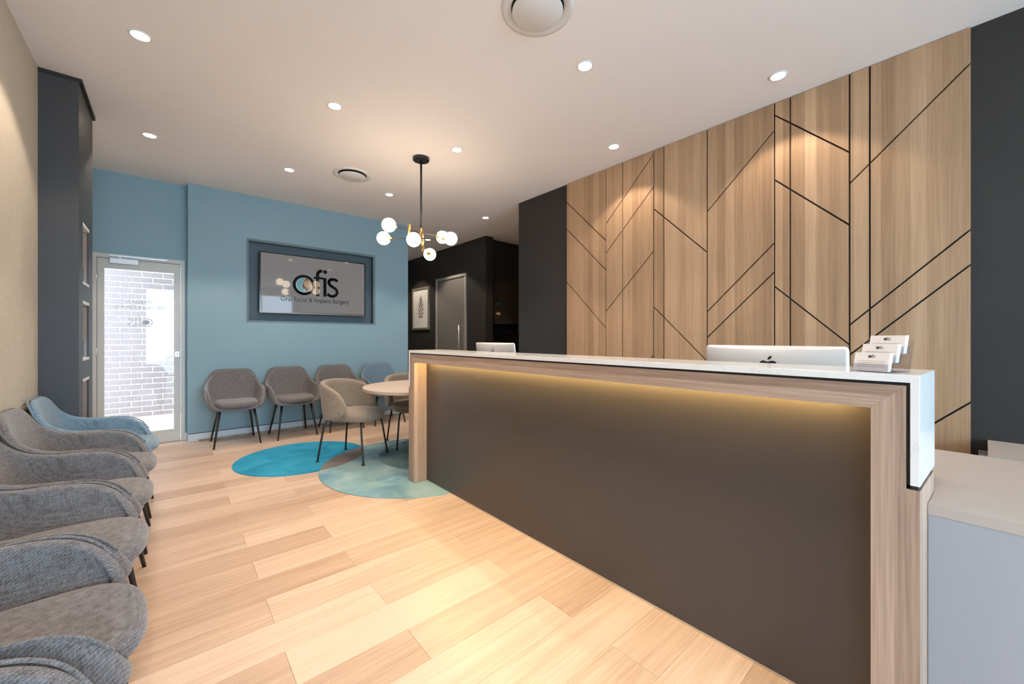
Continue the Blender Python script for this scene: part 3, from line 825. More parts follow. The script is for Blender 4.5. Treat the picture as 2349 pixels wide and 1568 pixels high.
# coordinates in metres on the screen, origin = ring centre
def logo(parent, place, mats, rep=True):
    ink, teal, navy, white, ochre = mats
    bm = bmesh.new(); stroke(bm, arc(0, 0, 0.1165, 0, 360, 64), 0.042, 0.0004, place)
    ox = 0.0
    fx = 0.171
    stroke(bm, [(fx, -0.140), (fx, 0.150)] + [(fx + 0.045 - 0.045 * math.cos(R(a)), 0.150 + 0.062 * math.sin(R(a))) for a in (15, 30, 50, 70, 90)] + [(fx + 0.062, 0.208)], 0.042, 0.0008, place)
    stroke(bm, [(0.122, 0.112), (0.246, 0.112)], 0.028, 0.0010, place)
    stroke(bm, [(0.267, -0.140), (0.267, 0.122)], 0.040, 0.0008, place)
    fill(bm, arc(0.270, 0.206, 0.026, 0, 360, 24)[:-1], 0.0009, place)
    s_pts = catmull([(0.436, 0.088, 0), (0.412, 0.105, 0), (0.372, 0.112, 0), (0.335, 0.098, 0), (0.319, 0.064, 0), (0.334, 0.030, 0), (0.372, 0.002, 0), (0.415, -0.028, 0), (0.431, -0.070, 0), (0.412, -0.110, 0), (0.370, -0.130, 0), (0.330, -0.122, 0), (0.299, -0.100, 0)], 5)
    stroke(bm, [(p.x, p.y) for p in s_pts], 0.040, 0.0008, place)
    lg = from_bm('logo', bm, ink, parent, world=True)
    bm = bmesh.new(); fill(bm, arc(0, 0, 0.099, 0, 360, 48)[:-1], 0.0002, place); from_bm('logo_disc', bm, teal, lg, world=True)
    bm = bmesh.new(); stroke(bm, arc(0, 0, 0.0965, 0, 360, 48), 0.006, 0.0012, place); from_bm('logo_rim', bm, white, lg, world=True)
    face = [(0.02, 0.085), (-0.005, 0.062), (-0.012, 0.040), (-0.018, 0.022), (-0.032, -0.002), (-0.024, -0.008), (-0.028, -0.022), (-0.022, -0.030), (-0.026, -0.044), (-0.012, -0.056), (0.004, -0.056), (0.014, -0.072), (0.022, -0.090)] + arc(0, 0, 0.093, -70, 75, 20)
    bm = bmesh.new(); fill(bm, face, 0.0006, place); f = from_bm('logo_face', bm, navy, lg, world=True)
    bm = bmesh.new(); stroke(bm, face[:13], 0.004, 0.0013, place); from_bm('logo_profile', bm, white, lg, world=True)
    bm = bmesh.new(); fill(bm, [p for p in arc(0.040, 0.022, 0.046, -20, 200, 24)] + [(-0.003, -0.004), (0.03, -0.03), (0.08, -0.02)], 0.0010, place); from_bm('globe_reflection', bm, ochre, lg, world=True)  # brown reflection of a globe lamp, painted onto the screen logo
    return lg

def text_mesh(s, width, height=None):
    cu = bpy.data.curves.new('txt', 'FONT'); cu.body = s; cu.size = 1.0; cu.resolution_u = 3; cu.offset = 0.012
    ob = bpy.data.objects.new('txt', cu); COL.objects.link(ob)
    dg = bpy.context.evaluated_depsgraph_get(); dg.update()
    me = bpy.data.meshes.new_from_object(ob.evaluated_get(dg))
    bpy.data.objects.remove(ob)
    xs = [v.co.x for v in me.vertices]; x0, x1 = min(xs), max(xs)
    k = width / (x1 - x0)
    for v in me.vertices: v.co = Vector(((v.co.x - x0) * k, v.co.y * k if height is None else v.co.y * height, 0))
    return me
def text_obj(name, s, width, place, m, parent, height=None):
    me = text_mesh(s, width, height)
    off = world_loc(parent)
    for v in me.vertices: v.co = Vector(place(v.co.x, v.co.y, 0.0008)) - off
    me.materials.clear()
    o = link(name, me, m, parent); o['kind'] = 'stuff'
    return o

# ================================================================== TV
SY = 5.925
tv = thing('television', 'wall screen showing a round face logo and black lettering', 'television', (1.53, 6.0, 1.53))
box('casing', 0.855, 2.202, SY + 0.006, SY + 0.055, 1.532, 2.316, M['tv_black'], tv, 0.003)
box('wall_bracket', 1.3, 1.8, SY + 0.055, YT + RD - 0.0045, 1.75, 2.1, M['black'], tv)
scr = box('screen', 0.867, 2.190, SY + 0.0045, SY + 0.0065, 1.549, 2.303, M['screen'], tv)
bz = boxes('bezel', ring_boxes(0.853, 2.204, 1.530, 2.318, 0.013, SY + 0.001, SY + 0.02), M['tv_black'], tv)
box('chin_strip', 0.867, 2.190, SY + 0.0003, SY + 0.004, 1.531, 1.543, M['chin'], bz)
pl_tv = lambda u, v, d: (1.369 + u, SY + 0.0043 - d * 0.8, 1.925 + v)
white_print = plain('white_print', (0.72, 0.72, 0.72), 0.12)
logo(tv, pl_tv, (M['ink'], M['teal'], M['navy'], white_print, M['ochre']))
text_obj('lettering', 'Oral Facial & Implant Surgery', 0.876, lambda x, y, d: (1.090 + x, SY + 0.0043 - d, 1.697 + y), M['ink_grey'], tv, 0.086)

# door lettering (seen mirrored from inside)
dl = lambda x0, z0: (lambda x, y, d: (x0 - x, YD + 0.0235 - d, z0 + y))
text_obj('lettering', 'NARELLAN', 0.235, dl(-0.141, 1.592), M['ink_pale'], leaf, 0.052)
text_obj('lettering', 'SPECIALIST CENTRE', 0.415, dl(-0.054, 1.532), M['ink_pale'], leaf, 0.046)
K = 0.36
plogo = lambda u, v, d: (-0.205 - u * K, YD + 0.0235 - d * 0.6, 1.378 + v * K)
bm = bmesh.new()
stroke(bm, arc(0, 0, 0.1165, 0, 360, 40), 0.036, 0.0004, plogo)
stroke(bm, [(0.171, -0.14), (0.171, 0.15), (0.185, 0.195), (0.233, 0.208)], 0.036, 0.0008, plogo)
stroke(bm, [(0.122, 0.112), (0.246, 0.112)], 0.024, 0.0010, plogo)
stroke(bm, [(0.267, -0.14), (0.267, 0.122)], 0.033, 0.0008, plogo)
stroke(bm, [(0.436, 0.088), (0.372, 0.112), (0.319, 0.064), (0.372, 0.002), (0.431, -0.07), (0.37, -0.13), (0.299, -0.1)], 0.034, 0.0008, plogo)
from_bm('glass_logo', bm, M['ink_pale'], leaf)
bm = bmesh.new(); fill(bm, arc(0.02, 0.0, 0.075, 0, 360, 30)[:-1], 0.0012, plogo); from_bm('glass_logo_face', bm, M['slate'], leaf)

# ================================================================== card holder and cards
hold = thing('card_holder', 'clear three-tier acrylic business card holder on the counter end', 'card holder', (0, 0, 0))
CA = R(-24); CLOC = Vector((1.625, 0.178, ZT))
# local frame: front faces -x, width along y; tiers step back (+x) and up
TW = 0.098
def prism_y(name, pts, y0, y1, m, parent): 
    bm = bmesh.new(); bm_prism(bm, pts, 1, y0, y1); return from_bm(name, bm, m, parent, world=False)
lean = 0.22
tiers = [(-0.052, 0.000), (-0.018, 0.026), (0.016, 0.052)]
for i, (tx, tz) in enumerate(tiers):
    h = 0.024
    pts = [(tx, tz), (tx + 0.020, tz), (tx + 0.020, tz + 0.002), (tx + 0.002, tz + 0.002), (tx + 0.002 + lean * h, tz + h), (tx + lean * h, tz + h)]
    prism_y('tier_pocket', pts, -TW / 2, TW / 2, M['acrylic'], hold)
    for sy in (-1, 1):
        prism_y('tier_cheek', [(tx + 0.003, tz + 0.002), (tx + 0.020, tz + 0.002), (tx + 0.020 + lean * h, tz + h), (tx + 0.003 + lean * h, tz + h)], sy * TW / 2 - (0.0018 if sy > 0 else 0), sy * TW / 2 + (0.0018 if sy < 0 else 0), M['acrylic'], hold)
prism_y('back_plate', [(-0.030, 0.0), (0.046, 0.0), (0.046, 0.002), (0.041, 0.002), (0.060, 0.094), (0.058, 0.094), (0.037, 0.002), (-0.030, 0.002)], -TW / 2, TW / 2, M['acrylic'], hold)
hold.location = CLOC; hold.rotation_euler = (0, 0, CA)
cards = []
names = ['front stack of white business cards in the clear holder', 'middle stack of white business cards in the clear holder', 'back top stack of white business cards in the clear holder']
for i, (tx, tz) in enumerate(tiers):
    st = thing('business_card_stack', names[i], 'cards', (0, 0, 0), 'business card stacks')
    hh = 0.054; cw = 0.090
    b0 = tx + 0.0035; z0 = tz + 0.0025
    prism_y('cards', [(b0, z0), (b0 + 0.0135, z0), (b0 + 0.0135 + lean * hh, z0 + hh), (b0 + lean * hh, z0 + hh)], -cw / 2, cw / 2, M['paper'], st)
    def pc(u, v, d, b0=b0, z0=z0): # print on the leaning face; u to the viewer's right = -y
        return (b0 + lean * v - 0.0004 - d * 0.3, -u, z0 + v)
    kk = 0.040
    pl = lambda u, v, d, pc=pc: pc((u - 0.14) * kk * 0.8, 0.043 + v * kk * 0.72, d * 0.3)
    bm = bmesh.new()
    stroke(bm, arc(0, 0, 0.1165, 0, 360, 24), 0.05, 0.0004, pl)
    stroke(bm, [(0.171, -0.14), (0.171, 0.15), (0.185, 0.195), (0.233, 0.208)], 0.03, 0.0008, pl)
    stroke(bm, [(0.122, 0.112), (0.246, 0.112)], 0.024, 0.0010, pl)
    stroke(bm, [(0.267, -0.14), (0.267, 0.122)], 0.03, 0.0008, pl)
    stroke(bm, [(0.436, 0.088), (0.372, 0.112), (0.319, 0.064), (0.372, 0.002), (0.431, -0.07), (0.37, -0.13), (0.299, -0.1)], 0.03, 0.0008, pl)
    fill(bm, arc(0, 0, 0.07, 0, 360, 20)[:-1], 0.0005, pl)
    from_bm('card_logo', bm, M['ink_grey'], st, world=False)
    bm = bmesh.new()
    for q in range(4):
        zq = 0.030 - q * 0.0055
        stroke(bm, [(-0.036, zq), (0.036, zq)], 0.0008, 0.0006, lambda u, v, d, pc=pc: pc(u, v, d * 0.3))
    from_bm('card_print', bm, M['paper_line'] if 'paper_line' in M else M['ochre'], st, world=False)
    st.location = CLOC; st.rotation_euler = (0, 0, CA)

# ================================================================== armchairs
RIM = [(0.0, 0.292, 0.832), (0.10, 0.290, 0.832), (0.163, 0.281, 0.822), (0.201, 0.265, 0.785), (0.226, 0.238, 0.728), (0.248, 0.185, 0.672), (0.262, 0.100, 0.640), (0.267, 0.0, 0.636), (0.265, -0.10, 0.626), (0.256, -0.165, 0.590), (0.240, -0.207, 0.530), (0.214, -0.228, 0.466), (0.172, -0.236, 0.428)]
BOT = [(0.0, 0.200, 0.425), (0.09, 0.198, 0.425), (0.145, 0.185, 0.425), (0.178, 0.160, 0.425), (0.196, 0.120, 0.425), (0.205, 0.06, 0.424), (0.208, -0.01, 0.423), (0.207, -0.08, 0.422), (0.205, -0.14, 0.421), (0.202, -0.19, 0.420), (0.198, -0.220, 0.420), (0.190, -0.230, 0.420), (0.160, -0.238, 0.418)]
CEN = [0.14, 0.13, 0.12, 0.10, 0.07, 0.03, -0.02, -0.07, -0.12, -0.17, -0.21, -0.24, -0.25]
def shell_mesh():
    bm = bmesh.new()
    n = len(RIM)
    cen = [bm.verts.new((0, CEN[j], 0.400)) for j in range(n)]
    cols = {}
    for s in (1, -1):
        for j in range(n):
            if j == 0 and s == -1: cols[(s, 0)] = cols[(1, 0)]; continue
            T = Vector(RIM[j]); B = Vector(BOT[j])
            out = Vector((B.x, B.y - CEN[j], 0)); 
            if out.length < 1e-4: out = Vector((0, 1, 0))
            out.normalize()
            row = []
            for f, bl in ((0.0, 0.0), (0.2, 0.028), (0.5, 0.030), (0.8, 0.014), (1.0, 0.0)):
                p = B.lerp(T, f) + out * bl * (0.55 if j < 3 else 1.0)
                row.append(bm.verts.new((p.x * s, p.y, p.z)))
            cols[(s, j)] = row
    for s in (1, -1):
        for j in range(n - 1):
            a, b = cols[(s, j)], cols[(s, j + 1)]
            bm.faces.new((cen[j], cen[j + 1], b[0], a[0]))
            for r in range(4): bm.faces.new((a[r], b[r], b[r + 1], a[r + 1]))
    bmesh.ops.recalc_face_normals(bm, faces=bm.faces)
    me = bpy.data.meshes.new('shell'); bm.to_mesh(me); bm.free()
    for p in me.polygons: p.use_smooth = True
    return me
def pad_mesh(name, hx, y0, y1, zb, zt, n_exp, dome, dip=0.0, seg=40, nose=0.0):
    """upholstered cushion: superellipse outline, soft rounded edge"""
    bm = bmesh.new(); cy = (y0 + y1) / 2; hy = (y1 - y0) / 2
    def ring(sc, z, k=0.0):
        out = []
        for i in range(seg):
            a = 2 * PI * i / seg; c, s = math.cos(a), math.sin(a)
            x = hx * math.copysign(abs(c) ** (2 / n_exp), c) * sc; y = cy + hy * math.copysign(abs(s) ** (2 / n_exp), s) * sc
            zz_ = z + k * (x / hx) ** 2 - nose * max(0.0, (cy - y) / hy) ** 3
            out.append(bm.verts.new((x, y, zz_)))
        return out
    h = zt - zb
    rings = [ring(0.80, zb), ring(0.93, zb + 0.06 * h), ring(0.985, zb + 0.25 * h), ring(1.0, zb + 0.5 * h), ring(0.985, zb + 0.75 * h), ring(0.93, zb + 0.93 * h, dip), ring(0.80, zt, dip), ring(0.5, zt + dome, dip), ring(0.2, zt + dome * 1.1, dip)]
    for a, b in zip(rings[:-1], rings[1:]):
        for i in range(seg): bm.faces.new((a[i], a[(i + 1) % seg], b[(i + 1) % seg], b[i]))
    bm.faces.new(rings[0][::-1]); bm.faces.new(rings[-1])
    bmesh.ops.recalc_face_normals(bm, faces=bm.faces)
    me = bpy.data.meshes.new(name); bm.to_mesh(me); bm.free()
    for p in me.polygons: p.use_smooth = True
    return me
SHELL = shell_mesh()
SEAT = pad_mesh('seat', 0.208, -0.282, 0.180, 0.424, 0.492, 3.2, 0.004, 0.010)
def make_armchair(fab):
    t = empty('armchair')
    o = link('shell', SHELL.copy(), fab, t)
    s = o.modifiers.new('thick', 'SOLIDIFY'); s.thickness = 0.034; s.offset = 0.0
    s = o.modifiers.new('sub', 'SUBSURF'); s.levels = 2; s.render_levels = 2
    # piping along the rim
    rim = [Vector(p) for p in RIM]
    path = [Vector((-p.x, p.y, p.z)) for p in rim[::-1]] + rim[1:]
    path = catmull(path[2:-2], 4)
    path2 = []
    for i, p in enumerate(path):
        out = Vector((p.x, p.y + 0.02, 0)); out.normalize()
        path2.append(p + out * 0.0155 + Vector((0, 0, -0.006)))
    bm = bmesh.new(); bm_tube(bm, path2, 0.0042, 6)
    from_bm('piping', bm, fab, o, True, world=False)
    c = link('seat', SEAT.copy(), fab, t)
    s = c.modifiers.new('sub', 'SUBSURF'); s.levels = 1; s.render_levels = 1
    for sx in (1, -1):
        for fy in (1, -1):
            if fy > 0: a, b = (0.158 * sx, -0.165, 0.41), (0.216 * sx, -0.238, 0.0)
            else: a, b = (0.150 * sx, 0.115, 0.41), (0.212 * sx, 0.236, 0.0)
            bm = bmesh.new(); bm_tube(bm, [a, b], [0.0145, 0.0085], 12)
            from_bm('leg', bm, M['black'], t, True, world=False)
    bm = bmesh.new()
    for args in ((-0.16, 0.16, -0.175, -0.150, 0.388, 0.400), (-0.155, 0.155, 0.105, 0.13, 0.388, 0.400), (-0.012, 0.012, -0.15, 0.105, 0.388, 0.400)): bm_box(bm, *args)
    from_bm('under_frame', bm, M['black'], t, world=False)
    return t
arm_t = make_armchair(M['taupe_fab'])
arm_b = make_armchair(M['blue_fab'])
WY = 5.556
G1, G2 = 'armchairs along the blue wall', 'armchairs along the beige wall'
def setc(o, lab, g, x, y, rz, cat='chair'):
    tag(o, lab, cat, g); o.location = (x, y, 0); o.rotation_euler = (0, 0, rz)
setc(arm_t, 'taupe armchair with black legs standing nearest the glass door', G1, 0.562, WY, 0)
setc(dup(arm_t), 'second taupe armchair from the glass door, below the screen', G1, 1.153, WY - 0.02, R(2))
setc(dup(arm_t), 'third taupe armchair along the blue wall, behind the tub chair', G1, 1.735, WY - 0.01, R(1))
setc(arm_b, 'blue armchair at the corridor end of the blue wall', G1, 2.330, WY - 0.02, R(-2))
LX = -0.345
LC = [(3.79, 'b', 'light blue armchair at far end of the row, beside the charcoal nib'),
      (3.215, 't', 'taupe armchair second from the charcoal nib along the beige wall'),
      (2.62, 't', 'taupe armchair third from the charcoal nib along the beige wall'),
      (2.03, 't', 'grey-taupe armchair fourth from the charcoal nib along the beige wall'),
      (1.45, 't', 'large near armchair with grey arm and brown-taupe seat at lower left'),
      (0.85, 't', 'nearest grey-taupe armchair, cut off by the bottom left corner')]
for y, kd, lab in LC:
    setc(dup(arm_t if kd == 't' else arm_b), lab, G2, LX + (0.016 if y < 1.6 else 0.0), y, R(94 if 1.3 < y < 1.6 else 90))

# ================================================================== tub chairs
def make_tub():
    t = empty('tub_chair')
    fab = M['tub_fab']
    bm = bmesh.new(); nphi, nr = 25, 7; fm = R(116)
    grid = []
    for i in range(nphi):
        ph = -fm + 2 * fm * i / (nphi - 1); tt = abs(ph) / fm
        h1 = max(0.0, 1 - tt ** 2.7) ** 0.5; h2 = max(0.0, 1 - tt ** 4.5) ** 0.5
        zt = 0.530 + 0.250 * h1; zb = 0.510 - 0.108 * h2
        mid = (zt + zb) / 2; hh = (zt - zb) / 2
        row = []
        for j in range(nr):
            z = mid - hh + 2 * hh * j / (nr - 1)
            fl = 1.0 + 0.16 * (z - 0.5) - 0.5 * max(0, 0.46 - z)
            row.append(bm.verts.new((0.262 * math.sin(ph) * fl, 0.02 + 0.245 * math.cos(ph) * fl + 0.05 * (z - 0.5), z)))
        grid.append(row)
    for i in range(nphi - 1):
        for j in range(nr - 1): bm.faces.new((grid[i][j], grid[i + 1][j], grid[i + 1][j + 1], grid[i][j + 1]))
    bmesh.ops.recalc_face_normals(bm, faces=bm.faces)
    o = from_bm('backrest', bm, fab, t, True, world=False)
    s = o.modifiers.new('thick', 'SOLIDIFY'); s.thickness = 0.052; s.offset = 0.0
    s = o.modifiers.new('sub', 'SUBSURF'); s.levels = 2; s.render_levels = 2
    c = link('seat', pad_mesh('seat', 0.236, -0.285, 0.19, 0.388, 0.486, 2.7, 0.006, 0.0, nose=0.012), fab, t)
    s = c.modifiers.new('sub', 'SUBSURF'); s.levels = 1; s.render_levels = 1
    for sx in (1, -1):
        for fy in (-1, 1):
            ey = -0.245 if fy < 0 else 0.245
            pts = catmull([(0.10 * sx, 0.45 * ey, 0.398), (0.150 * sx, 0.68 * ey, 0.392), (0.174 * sx, 0.78 * ey, 0.370), (0.19 * sx, 0.84 * ey, 0.30), (0.22 * sx, ey, 0.006)], 5)
            bm = bmesh.new(); bm_tube(bm, pts, 0.0095, 10)
            lg = from_bm('leg', bm, M['black'], t, True, world=False)
            bm = bmesh.new(); bm_lathe(bm, [(0, 0.012), (0.012, 0.012), (0.0165, 0.003), (0.0165, 0.0), (0, 0)], 14, (0.22 * sx, ey, 0))
            from_bm('foot_glide', bm, M['black'], lg, True, world=False)
    return t
tub = make_tub()
RUG_Z = 0.006
setc(tub, 'warm taupe tub chair on thin black legs between rugs and table', 'tub chairs at the round table', 1.392, 4.055, R(37.5))
tub.location.z = RUG_Z
t2 = dup(tub); setc(t2, 'warm taupe tub chair behind the round table, partly hidden', 'tub chairs at the round table', 2.085, 4.185, R(-11.5)); t2.location.z = RUG_Z

# ================================================================== round table
tb = thing('round_table', 'round taupe laminate table partly hidden by the counter end', 'table', (1.93, 3.68, RUG_Z))
lathe('table_top', [(0, 0.690), (0.548, 0.690), (0.555, 0.694), (0.555, 0.718), (0.552, 0.722), (0, 0.722)], M['taupe_lam'], tb, 96, (1.93, 3.68, 0), smooth=False)
lathe('pedestal', [(0, 0.690), (0.16, 0.690), (0.16, 0.684), (0.035, 0.680), (0.035, 0.03), (0.085, 0.022), (0.085, RUG_Z), (0, RUG_Z)], M['black'], tb, 24, (1.93, 3.68, 0), smooth=False)

# ================================================================== rug: overlapping circles
rug = thing('rug', 'low rug of overlapping turquoise and pale teal circles', 'rug', (1.5, 3.9, 0))
C1, R1 = (1.008, 4.424), 0.585
C2, R2 = (1.867, 3.507), 0.918
def circle_poly(c, r, n=128): return [(c[0] + r * math.cos(2 * PI * i / n), c[1] + r * math.sin(2 * PI * i / n)) for i in range(n)]
def inside(p, c, r): return math.hypot(p[0] - c[0], p[1] - c[1]) < r
d = math.hypot(C2[0] - C1[0], C2[1] - C1[1]); a_ = (R1 * R1 - R2 * R2 + d * d) / (2 * d); h_ = math.sqrt(R1 * R1 - a_ * a_)
ux, uy = (C2[0] - C1[0]) / d, (C2[1] - C1[1]) / d
Pm = (C1[0] + a_ * ux, C1[1] + a_ * uy)
P1 = (Pm[0] - h_ * uy, Pm[1] + h_ * ux); P2 = (Pm[0] + h_ * uy, Pm[1] - h_ * ux)
def arc_pts(c, r, p, q, ccw, n=60):
    a0 = math.atan2(p[1] - c[1], p[0] - c[0]); a1 = math.atan2(q[1] - c[1], q[0] - c[0])
    if ccw:
        while a1 < a0: a1 += 2 * PI
    else:
        while a1 > a0: a1 -= 2 * PI
    return [(c[0] + r * math.cos(a0 + (a1 - a0) * i / n), c[1] + r * math.sin(a0 + (a1 - a0) * i / n)) for i in range(n + 1)]
# arc of circle 1 lying inside circle 2 and the rest
def mid_in(pts, c, r): return inside(pts[len(pts) // 2], c, r)
c1a = arc_pts(C1, R1, P1, P2, True); c1b = arc_pts(C1, R1, P1, P2, False)
c1in, c1out = (c1a, c1b) if mid_in(c1a, C2, R2) else (c1b, c1a)
c2a = arc_pts(C2, R2, P1, P2, True); c2b = arc_pts(C2, R2, P1, P2, False)
c2in, c2out = (c2a, c2b) if mid_in(c2a, C1, R1) else (c2b, c2a)
prism('turquoise_circle', c1out + c2in[::-1][1:-1], 2, 0.0002, RUG_Z, M['rug_blue'], rug)
prism('overlap_lens', c1in + c2in[::-1][1:-1], 2, 0.0002, RUG_Z, M['rug_lens'], rug)
# pale circle, with the deeper-toned third circle as an inset piece
def cut_counter(poly):
    gone = lambda p: p[0] > 1.519 and p[1] < 3.108 and not (p[0] < 1.634 and p[1] < 3.004)
    n = len(poly); st = next(i for i in range(n) if gone(poly[i]) and not gone(poly[i - 1]))
    poly = poly[st:] + poly[:st]
    k = 0
    while gone(poly[k]): k += 1
    keep = poly[k:]
    path = [(1.634, keep[-1][1] if keep[-1][1] < 3.0 else keep[0][1]), (1.634, 3.004), (1.519, 3.004), (1.519, 3.108), (2.60, 3.108)]
    return keep + (path if keep[-1][1] < 3.0 else path[::-1])
prism('pale_circle', cut_counter(c2out + c1in[::-1][1:-1]), 2, 0.0002, RUG_Z - 0.0004, M['rug_pale'], rug)
C3, R3 = (2.20, 3.66), 0.66
pts3 = [p for p in circle_poly(C3, R3) if inside(p, C2, R2 - 0.004)]
full = circle_poly(C3, R3, 160)
ins = [inside(p, C2, R2 - 0.003) for p in full]
poly3 = []
for p, i_ in zip(full, ins):
    if i_: poly3.append(p)
    else:
        a = math.atan2(p[1] - C2[1], p[0] - C2[0]); poly3.append((C2[0] + (R2 - 0.003) * math.cos(a), C2[1] + (R2 - 0.003) * math.sin(a)))
prism('deep_circle', clip(poly3, lambda p: p[1] - 3.1085), 2, 0.0022, RUG_Z, M['rug_deep'], rug)

# ================================================================== pendant chandelier
Rv = Vector((math.cos(R(40.75)), -math.sin(R(40.75)), 0)); Fv = Vector((math.sin(R(40.75)), math.cos(R(40.75)), 0))
def cw(lat, dep, z): 
    p = Rv * lat + Fv * dep; return Vector((p.x, p.y, z))
ROD = Vector((1.890, 3.584, 0))
ch = thing('pendant_chandelier', 'black and brass pendant with six glowing opal globes', 'chandelier', (1.890, 3.584, CH))
lathe('canopy', [(0, -0.002), (0.078, -0.002), (0.080, -0.006), (0.080, -0.026), (0.077, -0.030), (0, -0.030)], M['black'], ch, 40, (1.89, 3.584, CH), smooth=False)
tube('rod', [(1.89, 3.584, CH - 0.028), (1.89, 3.584, 2.295)], 0.0105, M['black'], ch, 14)
for sx, sy in ((0.05, 0.0), (-0.05, 0.0)):
    tube('canopy_screw', [(1.89 + sx, 3.584 + sy, CH - 0.029), (1.89 + sx, 3.584 + sy, CH - 0.035)], 0.006, M['black'], ch, 8)
b2 = cw(-0.888, 3.93, 0); b3 = cw((939 - 1174.5) / 907 * 3.80, 3.80, 0)
for (p, z0, z1, nm) in ((ROD, 2.225, 2.30, 'brass_sleeve'), (b2, 2.062, 2.245, 'brass_sleeve'), (b3, 2.14, 2.295, 'brass_sleeve')):
    tube(nm, [(p.x, p.y, z0), (p.x, p.y, z1)], 0.0135, M['brass'], ch, 16)
GR = 0.064
def arm(p_near, p_far, z):
    a = Vector((p_near.x, p_near.y, z)); b = Vector((p_far.x, p_far.y, z)); dd = (b - a).normalized()
    tube('arm', [a + dd * (GR + 0.012), b - dd * (GR + 0.012)], 0.0045, M['black'], ch, 8)
    for c, s in ((a, 1), (b, -1)):
        bm = bmesh.new(); bmesh.ops.create_uvsphere(bm, u_segments=32, v_segments=18, radius=GR)
        bmesh.ops.translate(bm, verts=bm.verts, vec=c)
        g = from_bm('globe', bm, M['globe'], ch, True)
        q = c + dd * s * (GR - 0.006)
        bm = bmesh.new(); bm_tube(bm, [q, q + dd * s * 0.008, q + dd * s * 0.022, q + dd * s * 0.026], [0.024, 0.022, 0.011, 0.009], 18)
        from_bm('globe_cap', bm, M['brass'], g, True)
def at(u, dep): 
    return cw((u - 1174.5) / 907 * dep, dep, 0)
arm(at(892, 3.652), at(1015, 4.094), 2.245)
arm(at(880, 3.876), at(1034, 3.893), 2.180)
arm(at(949, 3.570), at(986, 4.200), 2.090)

# ================================================================== corridor picture, cabinet etc.
pic = thing('framed_print', 'framed botanical fern print on the charcoal corridor wall', 'picture', (4.18, 7.9, 1.38))
px = 4.18
boxes('frame', [(px - 0.03, px, 7.538, 8.301, 2.272, 2.312), (px - 0.03, px, 7.538, 8.301, 1.392, 1.432), (px - 0.03, px, 7.538, 7.578, 1.432, 2.272), (px - 0.03, px, 8.261, 8.301, 1.432, 2.272)], M['frame_gold'], pic)
box('mat_board', px - 0.012, px - 0.004, 7.578, 8.261, 1.432, 2.272, M['paper'], pic)
bm = bmesh.new()
def leafy(cy, cz, ang, l, wd):
    pts = []
    for i in range(9):
        f = i / 8; pts.append((f * l, wd * math.sin(PI * f) ** 0.8))
    pts2 = pts + [(p[0], -p[1]) for p in pts[-2:0:-1]]
    c, s = math.cos(ang), math.sin(ang)
    bm.faces.new([bm.verts.new((px - 0.0125, cy + p[0] * c - p[1] * s, cz + p[0] * s + p[1] * c)) for p in pts2])
for dz, ang, l in ((1.66, 80, 0.13), (1.69, 62, 0.17), (1.74, 50, 0.21), (1.80, 38, 0.23), (1.86, 26, 0.22), (1.93, 15, 0.20)):
    for s_ in (-1, 1): leafy(7.92 + 0.012 * s_, dz, PI / 2 + s_ * R(ang), l, 0.017)
leafy(7.92, 1.56, PI / 2, 0.50, 0.004); leafy(7.92, 1.97, PI / 2, 0.20, 0.013)
from_bm('fern_drawing', bm, plain('sepia_print', (0.20, 0.16, 0.12), 0.8), pic)

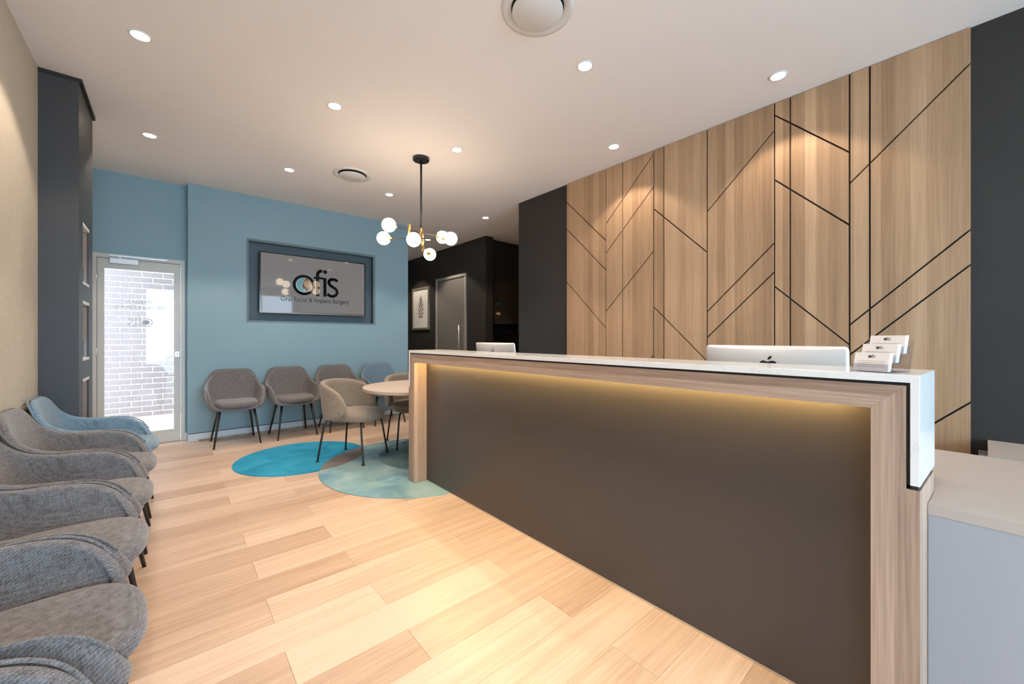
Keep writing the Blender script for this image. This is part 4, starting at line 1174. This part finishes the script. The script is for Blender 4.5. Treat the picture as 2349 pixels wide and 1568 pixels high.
cab = thing('tall_cabinet', 'dark brown wall cabinet in the nook beyond the feature wall', 'cabinet', (4.75, 5.70, 0))
box('bulkhead', 4.342, 5.19, 5.70, 5.899, 2.30, CH - 0.002, M['dark'], cab)
box('carcass', 4.342, 5.19, 5.722, 5.899, 1.467, 2.298, M['darkbrown'], cab)
for a, b in ((4.452, 4.838), (4.842, 5.188)):
    box('cabinet_door', a, b, 5.70, 5.721, 1.469, 2.278, M['darkbrown'], cab, 0.001)
box('filler', 4.342, 4.449, 5.70, 5.721, 1.469, 2.278, M['darkbrown'], cab)
box('base_unit', 4.342, 5.19, 5.40, 5.899, 0.0, 0.90, M['darkbrown'], cab)
for nm, z, m_, lab in (('oval_finger_pull', 1.838, 'pull_blue', 'small blue oval finger pull on the dark cabinet door'), ('oval_finger_pull', 1.655, 'pull_cream', 'small cream oval finger pull on the dark cabinet door')):  # finger-pull cut-outs in the door, built as raised coloured ovals
    mm = plain(m_, (0.05, 0.15, 0.26) if 'blue' in m_ else (0.75, 0.62, 0.36), 0.4)
    pts = [(4.575 + 0.052 * math.cos(2 * PI * i / 24), z + 0.026 * math.sin(2 * PI * i / 24)) for i in range(24)]
    tag(prism(nm, pts, 1, 5.692, 5.6998, mm, None, 0.002), lab, 'handle')
mon = thing('monitor', 'black monitor under the dark wall cabinet', 'monitor', (4.86, 5.72, 0.90))
box('screen', 4.62, 5.12, 5.60, 5.64, 0.98, 1.34, M['tv_black'], mon, 0.004)
box('stand', 4.82, 4.92, 5.60, 5.64, 0.9005, 0.98, M['black'], mon)

# power outlet
po = thing('power_outlet', 'cream double power outlet low on the blue wall', 'outlet', (2.277, YT, 0.27))
box('plate', 2.220, 2.335, YT - 0.008, YT, 0.236, 0.310, M['cream'], po, 0.002)
for dx in (-0.03, 0.03): box('socket', 2.277 + dx - 0.018, 2.277 + dx + 0.018, YT - 0.0095, YT - 0.008, 0.250, 0.282, M['white'], po)
for dx in (-0.03, 0.03): box('switch', 2.277 + dx - 0.006, 2.277 + dx + 0.006, YT - 0.0105, YT - 0.008, 0.290, 0.302, M['white'], po)

# niche contents
for i, ((z0, z1), lab) in enumerate(zip(NZ, ('mirrored display block in the top niche', 'mirrored display block in the middle niche', 'copper ornament in the lowest niche'))):
    if i < 2: tag(box('display_block', PXR - 0.13, PXR - 0.02, NY0 + 0.006, NY1 - 0.006, z0 + 0.018, z0 + 0.150, M['mirror'], None, 0.002), lab, 'ornament')
    else:
        c = (PXR - 0.06, 4.40, z0 + 0.018)
        o = lathe('copper_ornament', [(0, 0), (0.03, 0), (0.034, 0.006), (0.012, 0.03), (0.010, 0.09), (0.022, 0.13), (0.018, 0.17), (0, 0.175)], M['copper'], None, 20, c)
        tag(o, 'small copper ornament in the lowest niche', 'ornament')
